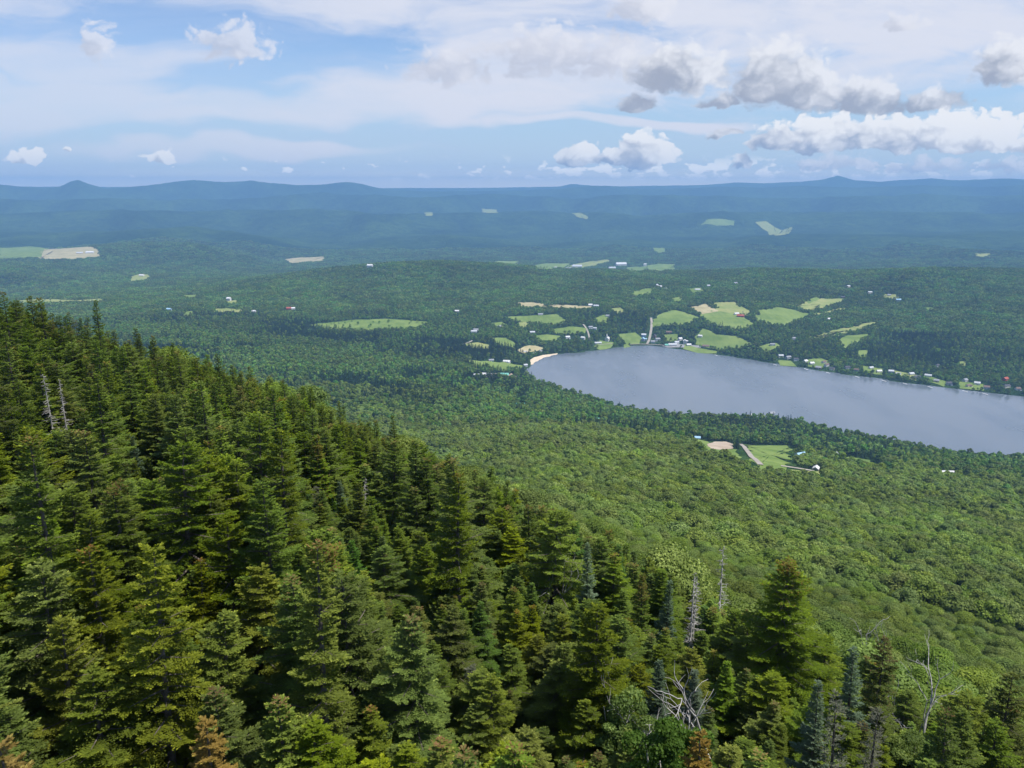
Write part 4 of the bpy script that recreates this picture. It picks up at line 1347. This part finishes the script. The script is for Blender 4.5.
# near-slope hardwood 75..1000 m
def conifer_edge(x, y):
    """how far out the spruces reach, per azimuth"""
    az = np.degrees(np.arctan2(x, y))
    return np.interp(az, [-50, -36, -20, -8, 4, 14, 22, 30, 40], [190, 185, 170, 150, 120, 92, 76, 66, 60]) * (1 + .16 * fbm(x / 25, y / 25, 21, 3))


P = scatter_xy(50, 260, 24, seed=2)
rr = np.hypot(P[:, 0], P[:, 1]); ce = conifer_edge(P[:, 0], P[:, 1])
P = P[(rr > ce - 8) | ((rr > ce - 42) & (rng.random(len(P)) < .30))]
i_ = rng.integers(0, 5, len(P))
s_ = rng.uniform(.55, .85, len(P))
forest('hardwood_forest', np.column_stack([P, ground(P[:, 0], P[:, 1]) - .8]), i_, s_, KH[0], 'leafy green hardwood forest just below the spruces', 'forest')
P = scatter_xy(260, 620, 46, seed=3); P = P[free(P)]
forest('hardwood_forest', np.column_stack([P, ground(P[:, 0], P[:, 1]) - 1]), rng.integers(0, 5, len(P)), rng.uniform(.6, 1.2, len(P)), KH[1], 'bright green hardwood forest covering the mountain slope', 'forest')
P = scatter_xy(620, 1500, 60, seed=4)
rr = np.hypot(P[:, 0], P[:, 1]); gz = ground(P[:, 0], P[:, 1])
lown = gz + 50 * fbm(P[:, 0] / 230, P[:, 1] / 230, 31, 4) + rng.normal(0, 22, len(P))
up_ = (lown > 120) & free(P)
Q = P[up_]
forest('hardwood_forest', np.column_stack([Q, ground(Q[:, 0], Q[:, 1]) - 1]), rng.integers(0, 5, len(Q)), rng.uniform(.65, 1.25, len(Q)), KH[2], 'paler hardwood forest on the lower mountain slope', 'forest')
LOWP = [P[(lown <= 120)], scatter_xy(1500, 2700, lambda r: 55 + (r - 1500) * .02, seed=5)]
P = np.concatenate(LOWP); P = P[free(P)]
pn = fbm(P[:, 0] / 170, P[:, 1] / 170, 41, 4) + .6 * rng.normal(0, .35, len(P))
isp = pn > .22
Q = P[~isp]
forest('mixed_forest', np.column_stack([Q, ground(Q[:, 0], Q[:, 1]) - 1]), rng.integers(0, 5, len(Q)), rng.uniform(.55, 1.2, len(Q)) * np.where(np.hypot(Q[:, 0], Q[:, 1]) < 2000, 1, .82), KL, 'darker mixed forest around the lake', 'forest')
Q = P[isp]
sc3 = rng.uniform(.6, 1.1, len(Q))
forest('pine_forest', np.column_stack([Q, ground(Q[:, 0], Q[:, 1]) - 1]), rng.integers(0, 3, len(Q)), np.column_stack([sc3 * 1.3, sc3 * 1.3, sc3]), KP, 'dark pines mixed into the lowland woods', 'forest')
P = scatter_xy(2700, 7600, lambda r: 330 * (r / 2700) ** .9, seed=6)
P = P[free(P, 13)]
forest('distant_forest', np.column_stack([P, ground(P[:, 0], P[:, 1]) - 4]), rng.integers(0, 5, len(P)), rng.uniform(.75, 1.1, len(P)) * (1 + .12 * (np.hypot(P[:, 0], P[:, 1]) > 4200)), KC, 'blue green forest on the hills behind the lake', 'forest', .02)
# edges of the far fields and shore: single trees where clumps do not fit
P = scatter_xy(2700, 4300, 85, seed=8)
ed = free(P, 1)
P = P[ed]; nearclear = ~free(P, 13)
nc = np.zeros(len(P), bool)
for c in CLEAR:
    nc |= poly_dist(c, P[:, 0], P[:, 1]) < 22
P = P[nc | nearclear]
forest('field_edge_trees', np.column_stack([P, ground(P[:, 0], P[:, 1]) - 1]), rng.integers(0, 5, len(P)), rng.uniform(.45, .9, len(P)), KL, 'tree lines along the meadows behind the village', 'forest')

# ------------------------------------------------------------------ foreground trees
PROTO = {}


def proto(kind, i, crown_fn, trunk_fn, cmat, tmat, name, extra=None):
    e = empty(name, (0, 0, -5000))
    b = Build(); trunk_fn(b)
    link('trunk', b.mesh(name + '_trunk', [tmat], True, False), e)
    if crown_fn:
        b = Build(); crown_fn(b)
        link('crown', b.mesh(name + '_crown', [cmat]), e)
    PROTO.setdefault(kind, []).append(e)
    return e


def spruce_proto(kind, i, h, r, cmat, name, fine=1.0, **k):
    lim = Build()
    cb = Build()
    ln = (k.pop('lx', 0), k.pop('ly', 0))
    conifer_crown(cb, h, r, 300 + i * 7 + hash(len(kind)) % 50, fine, limbs=lim, lean=ln, **k)
    conifer_trunk(lim, h, .055 + h * .009, 0, ln)
    e = empty(name, (0, 0, -5000))
    link('trunk', lim.mesh(name + '_trunk', [M['bark']], True, False), e)
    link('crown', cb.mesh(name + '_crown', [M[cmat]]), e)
    PROTO.setdefault(kind, []).append(e)


# kinds: green spruces (8 shapes), yellow-green (3), fir (2), blue fir (2), browning tops (2), dying grey fir, broadleaf
shapes = [(10.5, 2.3, .80, .30), (9.5, 2.0, .72, .35), (11.5, 2.5, .85, .28), (8.5, 2.2, .65, .40), (12.0, 2.2, .9, .25), (9.0, 1.8, .8, .4), (10.0, 2.6, .6, .3), (11.0, 1.9, .95, .35)]
for i, (h, r, sh, up) in enumerate(shapes):
    spruce_proto('spruce', i, h, r, 'spruce', 'spruce_tree', 1.7, shape=sh, up=up, gaps=.16 + .07 * (i % 3), browntop=(.03 if i in (2, 5) else 0), lx=.2 * (i % 3 - 1), ly=.15 * (i % 2))
for i, (h, r, sh, up) in enumerate([(9.5, 2.1, .7, .4), (10.5, 2.0, .85, .35), (8.5, 2.2, .65, .45)]):
    spruce_proto('yellow', i, h, r, 'spruce_yellow', 'spruce_tree', 1.7, shape=sh, up=up, gaps=.2, browntop=(.02 if i == 1 else 0))
for i in range(2):
    spruce_proto('fir', i, 9.5 + i, 1.7, 'fir', 'fir_tree', 1.6, shape=.95, up=.45, droop=.12, gaps=.08)
    spruce_proto('bluefir', i, 9.5 + i, 1.45 + .2 * i, 'bluefir', 'fir_tree', 1.6, shape=1.0, up=.5, droop=.1, gaps=.05, dens=1.1)
spruce_proto('browntop', 0, 10.5, 1.8, 'spruce', 'spruce_tree', 1.7, shape=.9, browntop=.22)
spruce_proto('browntop', 1, 9.5, 2.1, 'spruce', 'spruce_tree', 1.7, shape=.8, browntop=.14)
spruce_proto('orange', 0, 8.5, 1.5, 'orange', 'dying_spruce', 2.4, shape=.8, dens=.9, gaps=.2)
spruce_proto('grey', 0, 9.5, 1.9, 'greyfir', 'dying_fir', .8, shape=.8, dens=.6, gaps=.4, thick=.7)
spruce_proto('big', 0, 13.5, 3.0, 'spruce', 'spruce_tree', 1.6, shape=.62, up=.25, gaps=.12, browntop=.06)
for i in range(3):
    proto('leafy', i, lambda b, i=i: leafy_crown(b, 7.5 + i, 1.7 + .2 * i, 400 + i, 15000, .06, .25, 0, 34, .75, .8, .6, rag=True), lambda b, i=i: leafy_trunk(b, 7.5 + i, 2, i, .09, 0, 3, 6), M['leaf_near'], M['birchbark'], 'birch_tree')
for i, (h, sp, n) in enumerate([(9.5, 1.0, 90), (8.5, .8, 80), (10, 1.2, 110)]):
    proto('snag', i, None, lambda b, i=i, h=h, sp=sp, n=n: bare_tree(b, h, .11, 500 + i, sp, n, 'snag', lean=(.4 * (i - 1), 0)), None, M['dead'], 'dead_spruce')
for i in range(3):
    proto('fork', i, None, lambda b, i=i: bare_tree(b, 7.5, .12, 520 + i * 3, .8, 0, 'fork', lean=(.25 * (i - 1), 0)), None, M['dead'], 'dead_birch')
proto('stem', 0, None, lambda b: bare_tree(b, 8.0, .10, 560, .25, 4, 'snag', lean=(1.6, 0)), None, M['dead'], 'dead_birch')
usedp = {}
PLACED = []     # (x, y, z, h, kind, obj)


def place(kind, i, x, y, s, rz, label=None, group=None, sink=.3, cat=None, sxy=None):
    src = PROTO[kind][i % len(PROTO[kind])]
    key = src.name
    if key not in usedp:
        usedp[key] = 1; e = src
    else:
        e = copy_tree(src)
    z = float(ground(x, y)) - sink
    e.location = (x, y, z)
    e.rotation_euler = (random.uniform(-.035, .035), random.uniform(-.035, .035), rz)
    e.scale = (s * (sxy or 1), s * (sxy or 1), s)
    if cat is None:
        cat = {'spruce': 'spruce tree', 'yellow': 'spruce tree', 'fir': 'fir tree', 'bluefir': 'fir tree', 'browntop': 'spruce tree', 'orange': 'spruce tree', 'grey': 'fir tree',
               'big': 'spruce tree', 'leafy': 'birch tree', 'snag': 'dead tree', 'fork': 'dead tree', 'stem': 'dead tree'}[kind]
    tag(e, label, cat, group)
    return e


HT = {'spruce': [a[0] for a in shapes], 'yellow': [9.5, 10.5, 8.5], 'fir': [9.5, 10.5], 'bluefir': [9.5, 10.5], 'browntop': [10.5, 9.5], 'orange': [8.5], 'grey': [9.5], 'big': [13.5],
      'leafy': [7.2, 8.2, 9.2], 'snag': [9.5, 8.5, 10], 'fork': [7.5, 7.5, 7.5], 'stem': [8.0]}


def at_top(px, py, r, kind, i, rz, label, group=None, sxy=None, cat=None):
    """stand a tree so that its top appears at the pixel when it grows at distance r"""
    x, y, z = pix(px, py)
    k = r / math.hypot(x, y)
    X, Y, Z = x * k, y * k, CAM_Z + z * k
    g0 = float(ground(X, Y)) - .3
    hh = HT[kind][i % len(HT[kind])]
    s = (Z - g0) / hh
    e = place(kind, i, X, Y, s, rz, label, group, cat=cat, sxy=(sxy or 1.0) / max(s, .01) * min(max(s, .6), 1.25))
    PLACED.append((X, Y, Z, s, kind, e))
    return e


SPECIAL = [
    (46, 372, 60, 'snag', 0, 'left one of two bare grey dead spruces standing together'),
    (60, 378, 60, 'snag', 1, 'right one of two bare grey dead spruces standing together'),
    (20, 738, 15.5, 'orange', 0, 'dying spruce with orange needles in the bottom left corner'),
    (206, 712, 17, 'orange', 0, 'slim dying spruce with bright orange needles near the bottom edge'),
    (52, 620, 22, 'yellow', 2, 'bright yellow-green spruce standing above the orange corner spruce'),
    (196, 562, 26, 'yellow', 1, 'loose yellow-green spruce with a thin crown left of centre'),
    (135, 436, 52, 'bluefir', 0, 'slim blue-green fir in the left part of the slope'),
    (317, 486, 48, 'grey', 0, 'thin pale grey dying fir on the middle slope'),
    (341, 482, 50, 'bluefir', 1, 'slim blue-green fir right of the pale grey dying fir'),
    (362, 476, 50, 'snag', 2, 'grey dead spruce with dense twigs behind the slim fir'),
    (409, 540, 40, 'stem', 0, 'leaning bare white stem on the middle slope'),
    (386, 522, 44, 'bluefir', 0, 'small blue-green fir left of the leaning white stem'),
    (528, 566, 34, 'fork', 0, 'forked white dead birch left of the pale blue fir'),
    (497, 553, 38, 'fork', 2, 'small bare white dead birch above the bottom centre'),
    (590, 545, 34, 'bluefir', 1, 'tall pale blue-green fir right of the forked dead birch'),
    (645, 573, 33, 'browntop', 0, 'slim spruce with a rusty brown top'),
    (668, 580, 36, 'bluefir', 0, 'small blue-green fir just behind the rusty topped spruce'),
    (694, 572, 35, 'snag', 1, 'pale bare dead spruce with two thin poles'),
    (697, 576, 35.6, 'snag', 2, 'pale dead spruce touching the two pole one'),
    (725, 548, 48, 'snag', 0, 'thin grey dead spruce against the green hardwoods'),
    (785, 562, 31, 'big', 0, 'biggest broad spruce standing right of the pale dead spruces'),
    (660, 662, 24, 'bluefir', 1, 'blue-green fir behind the small bare forked tree'),
    (657, 690, 22, 'fork', 1, 'small bare forked dead birch near the bottom edge'),
    (722, 650, 23, 'fork', 2, 'large bare silver birch skeleton with spreading limbs'),
    (700, 672, 25, 'bluefir', 0, 'blue-green fir behind the large bare birch skeleton'),
    (625, 698, 22, 'leafy', 0, 'small bright green birch near the bottom edge'),
    (678, 722, 19, 'leafy', 1, 'spreading green birch at the bottom edge'),
    (705, 742, 17, 'orange', 0, 'yellow-brown dying spruce at the bottom edge under the bare skeleton'),
    (858, 650, 27, 'bluefir', 0, 'blue-green fir with dark trunk right of the biggest spruce'),
    (884, 640, 31, 'browntop', 1, 'narrow spruce with a dark pointed top on the right'),
    (845, 700, 22, 'grey', 0, 'grey half dead fir near the bottom right'),
    (878, 712, 22, 'grey', 0, 'grey sparse fir right of the half dead one'),
    (822, 688, 23, 'bluefir', 1, 'pale blue-green fir left of the half dead fir'),
    (870, 602, 62, 'fork', 1, 'small white bare tree at the top edge of the right spruces'),
    (905, 668, 44, 'fork', 0, 'left one of two small white bare trees on the right'),
    (932, 660, 46, 'fork', 2, 'right one of two small white bare trees on the right'),
    (472, 668, 24, 'grey', 0, 'pale lichen covered dying fir near the bottom centre'),
    (492, 676, 22, 'yellow', 0, 'bright green spruce right of the lichen covered fir'),
    (95, 300, 92, 'spruce', 7, 'tallest dark spruce standing out on the left skyline'),
    (42, 298, 88, 'spruce', 5, 'pointed dark spruce on the skyline left of the tallest one'),
    (31, 296, 92, 'spruce', 1, 'narrow dark spruce at the far left of the skyline'),
    (150, 336, 96, 'spruce', 5, 'pointed spruce on the skyline right of the tallest one'),
    (220, 354, 100, 'spruce', 0, 'dark spruce standing alone on the middle of the ridge skyline'),
    (341, 402, 100, 'spruce', 7, 'dark spruce tip in front of the bright hardwood slope'),
    (396, 415, 92, 'spruce', 4, 'tallest spruce tip at the right end of the ridge'),
    (4, 292, 75, 'spruce', 2, 'dark spruce cut by the left edge of the picture'),
    (955, 712, 24, 'spruce', 5, 'brownish spruce near the bottom right corner'),
    (1008, 676, 30, 'spruce', 1, 'dark green spruce at the right edge'),
]
LM = []
for s in SPECIAL:
    e = at_top(*s[:5], random.uniform(0, 6.28), s[5], group=None, sxy=1.45 if s[3] == 'big' else 1.0)
    LM.append((s[0], s[1], s[5]))

# the rest of the spruce wood: jittered, thinned around the special trees
P = scatter_xy(11, 215, lambda r: 3.5 if r < 60 else 4.3, R(-44), R(44), seed=21)
rr = np.hypot(P[:, 0], P[:, 1])
edge = conifer_edge(P[:, 0], P[:, 1])
keep = (rr < edge) & ((rr < edge - 32) | (rng.random(len(P)) < .62)) | ((rr < edge + 30) & (rng.random(len(P)) < .05))
SPX = np.array([(a[0], a[1]) for a in PLACED])
d = np.min(np.hypot(P[:, None, 0] - SPX[None, :, 0], P[:, None, 1] - SPX[None, :, 1]), axis=1)
keep &= d > 1.5
P = P[keep]; rr = rr[keep]
gz = ground(P[:, 0], P[:, 1])
n = len(P)
kinds = []
rk = random.Random(9)
clus = fbm(P[:, 0] / 14, P[:, 1] / 14, 61, 3)
azd = np.degrees(np.arctan2(P[:, 0], P[:, 1]))
for i in range(n):
    u = rk.random(); right = azd[i] > 4
    if clus[i] > .30: k = 'yellow' if u < .6 else 'spruce'
    elif right and u < .16: k = 'fir'
    elif right and u < .19: k = 'leafy'
    elif u < .05: k = 'fir'
    elif u < .065: k = 'grey'
    elif u < .085: k = 'browntop'
    elif u < .19: k = 'yellow'
    else: k = 'spruce'
    kinds.append((k, rk.randrange(8)))
hgt = np.array([HT[k][i % len(HT[k])] for k, i in kinds])
s_ = rng.uniform(.56, .93, n) * (1 - .16 * sstep(azd, -14, 4) * sstep(rr, 40, 75)) * np.where(rr < 32, 1.08, 1)
s_ = s_ * np.where(rng.random(n) < .22, rng.uniform(.6, .85, n), 1.0)
top = gz + s_ * hgt
# keep the crowns in front of the named trees below their line of sight
X_, Y_ = project(P[:, 0], P[:, 1], top)
for (a, b_, r_, k_, i0, lab) in [(s[0], s[1], s[2], s[3], s[4], s[5]) for s in SPECIAL]:
    vis = 42 if k_ in ('big', 'bluefir', 'fork', 'snag', 'orange', 'leafy', 'grey', 'stem') else 30
    vis = vis * min(1.6, 30 / r_ + .35)
    hw_ = (900 / rr) + 6
    if k_ in ('fork', 'stem', 'snag'): vis = vis * 1.35
    if k_ == 'big': vis = 150; hw_ = hw_ + 32
    bad = (rr < r_) & (np.abs(X_ - a) < hw_) & (Y_ < b_ + vis)
    need = bad & (rr > 2)
    # lower the offenders (young trees) or drop them
    tgt = pix(np.full(n, a), np.full(n, b_ + vis))
    zmax = CAM_Z + rr * (tgt[2] / np.hypot(tgt[0], tgt[1]))
    news = (zmax - gz) / hgt
    s_ = np.where(need, np.minimum(s_, news), s_)
# the edge of the spruce wood falls in one long slope from upper left to lower right
sil = np.interp(X_, [0, 60, 100, 150, 230, 300, 400, 450, 520, 580, 640, 700, 760, 850, 1024], [288, 293, 312, 335, 356, 382, 428, 452, 480, 512, 548, 582, 606, 640, 692])
sil = sil + rng.uniform(-2, 16, n)
tg = pix(X_, sil)
s_ = np.minimum(s_, (CAM_Z + rr * tg[2] / np.hypot(tg[0], tg[1]) - gz) / hgt)
s_ = np.maximum(s_, .34)
ok = s_ > .1
P, rr, gz, hgt, s_ = P[ok], rr[ok], gz[ok], hgt[ok], s_[ok]
kinds = [k for k, o_ in zip(kinds, ok) if o_]
top = gz + s_ * hgt
X_, Y_ = project(P[:, 0], P[:, 1], top)
# what shows of each crown: painter's test on tops, nearest first
order = np.argsort(rr)
inview = (X_ > -25) & (X_ < 1049) & (Y_ < 790)
zb = np.full((200, 280), 0.0)
show = np.zeros(len(P))
cov = np.zeros((800, 1060), bool)
for j in order:
    if not inview[j]: continue
    hw = 800 * 1.25 * s_[j] / rr[j]; hp = 800 * s_[j] * hgt[j] * .55 / rr[j]
    x0 = int(max(0, X_[j] - hw)); x1 = int(min(1059, X_[j] + hw)); y0 = int(max(0, Y_[j])); y1 = int(min(799, Y_[j] + hp))
    if x1 <= x0 or y1 <= y0: continue
    yy_ = np.arange(y0, min(y1, 768)); xx_ = np.arange(x0, x1)
    if len(yy_) == 0: continue
    tri = np.abs(xx_[None] - X_[j]) < hw * ((yy_[:, None] - Y_[j]) / hp * .9 + .12)
    sub = cov[yy_[0]:yy_[-1] + 1, x0:x1]
    show[j] = (tri & ~sub & (xx_[None] < 1024)).sum()
    sub |= tri
rank = np.argsort(-show)
N_IND = 250
sel = set(rank[:N_IND].tolist())
sel = {j for j in sel if show[j] > 20}
groups = {}
for j in sorted(sel, key=lambda q: -show[q]):
    k, i = kinds[j]
    # nearest landmark and the side of it on which the tree stands
    dist = [math.hypot(X_[j] - a, Y_[j] - b_) for a, b_, _ in LM]
    m = int(np.argmin(dist)); a, b_, lab = LM[m]
    dx, dy = X_[j] - a, Y_[j] - b_
    sec = int(((math.degrees(math.atan2(-dy, dx)) + 22.5) % 360) // 45)
    groups.setdefault((m, sec, k), []).append((dist[m], j))
SIDE = ['right of', 'upper right of', 'above', 'upper left of', 'left of', 'lower left of', 'below', 'lower right of']
LOOK = {'spruce': 'green spruce', 'yellow': 'yellow-green spruce', 'fir': 'green fir', 'grey': 'greyish dying fir', 'browntop': 'brown-topped spruce', 'leafy': 'leafy birch'}
SHORT = {}
for a, b_, lab in LM:
    wds = lab.split()
    SHORT[lab] = ' '.join(wds[:9]) if len(wds) <= 9 else ' '.join(wds[:9])
import re
def brief(lab):
    for cut in (' standing above', ' standing right', ' standing out', ' standing alone', ' standing together', ' in front', ' behind', ' left of', ' right of', ' with ', ' near ', ' at the bottom edge under', ' against', ' touching', ' above'):
        pass
    return lab
NEARN = {}
BR = ['left dead spruce of the grey pair', 'right dead spruce of the grey pair', 'orange spruce in the corner', 'slim orange spruce at the bottom', 'bright yellow-green spruce above the corner',
      'loose yellow-green spruce', 'slim blue-green fir on the left', 'thin pale dying fir mid slope', 'slim fir beside the pale dying fir', 'twiggy grey dead spruce mid slope', 'leaning white stem',
      'small blue fir beside the leaning stem', 'forked dead birch', 'small bare birch above bottom centre', 'tall pale blue fir', 'rusty topped slim spruce', 'small blue fir by the rusty spruce',
      'two pole dead spruce', 'dead spruce touching the two poles', 'thin dead spruce by the hardwoods', 'biggest broad spruce', 'blue fir by the small forked tree', 'small bare forked tree',
      'large bare birch skeleton', 'blue fir by the bare skeleton', 'small bright birch', 'spreading green birch', 'yellow-brown dying spruce', 'dark trunked blue-green fir', 'narrow dark pointed spruce',
      'half dead grey fir', 'sparse grey fir', 'pale blue fir at bottom right', 'white bare tree at the spruce edge', 'left small white tree', 'right small white tree', 'lichen covered dying fir',
      'bright spruce by the lichened fir', 'tallest skyline spruce', 'pointed skyline spruce', 'narrow skyline spruce', 'pointed spruce after the tallest', 'lone ridge skyline spruce',
      'dark tip before the hardwoods', 'last tall ridge spruce', 'spruce cut by the left edge', 'brownish corner spruce', 'dark spruce at the right edge']
assert len(BR) == len(SPECIAL)
for (m, sec, k), lst in groups.items():
    lst.sort()
    for q, (dd_, j) in enumerate(lst):
        i = kinds[j][1]
        if len(lst) == 1: lab = '%s %s the %s' % (LOOK[k], SIDE[sec], BR[m])
        else: lab = '%s %s the %s, %s nearest' % (LOOK[k], SIDE[sec], BR[m], ORD[min(q, 19)])
        e = place(k, i, P[j, 0], P[j, 1], float(s_[j]), random.uniform(0, 6.28), lab, 'trees on the summit slope', sxy=float(np.clip(.98 / s_[j], 1.0, 1.6)))
rest = [j for j in range(len(P)) if j not in sel]
meshes = []
mi = {}
for k, lst in PROTO.items():
    for i, e in enumerate(lst):
        bb = {}
        # one mesh per kind for the mass of trees: crown and trunk joined
        cr = [c for c in e.children if c.name.startswith('crown')]; tr = [c for c in e.children if c.name.startswith('trunk')]
        if not cr: continue
        mi[(k, i)] = len(meshes)
        vs = []; qs = []; fm = []; at_ = []; off = 0; mats = []
        for kk, ob in enumerate(cr + tr):
            me = ob.data
            v = np.empty(len(me.vertices) * 3, np.float32); me.vertices.foreach_get('co', v)
            q = np.empty(len(me.loops), np.int32); me.loops.foreach_get('vertex_index', q)
            vs.append(v.reshape(-1, 3)); qs.append(q.reshape(-1, 4) + off); fm.append(np.full(len(q) // 4, kk)); mats.append(me.materials[0])
            if 'tone' in me.attributes:
                a_ = np.empty(len(me.vertices), np.float32); me.attributes['tone'].data.foreach_get('value', a_)
            else: a_ = np.full(len(me.vertices), .5, np.float32)
            at_.append(a_); off += len(me.vertices)
        meshes.append(mesh_np('mass_%s_%d' % (k, i), np.concatenate(vs), np.concatenate(qs), mats, {'tone': np.concatenate(at_)}, False, np.concatenate(fm)))
idx = np.array([mi[(kinds[j][0], kinds[j][1] % len(PROTO[kinds[j][0]]))] for j in rest])
rp = np.array([[P[j, 0], P[j, 1], gz[j] - .3] for j in rest])
rs3 = np.array([s_[j] for j in rest])
# young spruces fill the gaps under the old ones
Y = scatter_xy(11, 75, 3.0, R(-42), R(42), seed=77)
Y = Y[np.hypot(Y[:, 0], Y[:, 1]) < conifer_edge(Y[:, 0], Y[:, 1])]
ki = [mi[('spruce', i)] for i in range(8)] + [mi[('yellow', 0)], mi[('fir', 0)]]
idx = np.concatenate([idx, rng.choice(ki, len(Y))])
rp = np.concatenate([rp, np.column_stack([Y, ground(Y[:, 0], Y[:, 1]) - .2])])
rs3 = np.concatenate([rs3, rng.uniform(.22, .44, len(Y))])
wd = np.clip(.98 / rs3, 1.0, 1.6) * rs3
forest('spruce_forest', rp, idx, np.column_stack([wd, wd, rs3]), meshes, 'dense spruce and fir wood between and behind the nearer trees', 'forest')
for lst in PROTO.values():
    for e in lst:
        if e.name not in usedp:
            for c in list(e.children): bpy.data.objects.remove(c)
            bpy.data.objects.remove(e)

# ------------------------------------------------------------------ air
hm, t, out = material('haze_air')
pv = t.n.new('ShaderNodeVolumePrincipled')
pv.inputs['Color'].default_value = HAZE_COLOR
pv.inputs['Density'].default_value = HAZE_DENSITY
pv.inputs['Anisotropy'].default_value = 0.0
t.l.new(pv.outputs[0], out.inputs['Volume'])
zlo = float(GZ.min()) - 1.0
zhi = float(GZ.max()) + 8.0
hb = Build(); hb.box((0, 0, (zlo + zhi) / 2), (44400, 44400, zhi - zlo))
hz_ = link('haze', hb.mesh('haze', [hm], attr=False))
tag(hz_, 'pale blue summer haze over the whole valley', 'haze', None, 'stuff')
print('trees', len(P), 'individual', len(sel), 'zrange', GZ.min(), GZ.max())
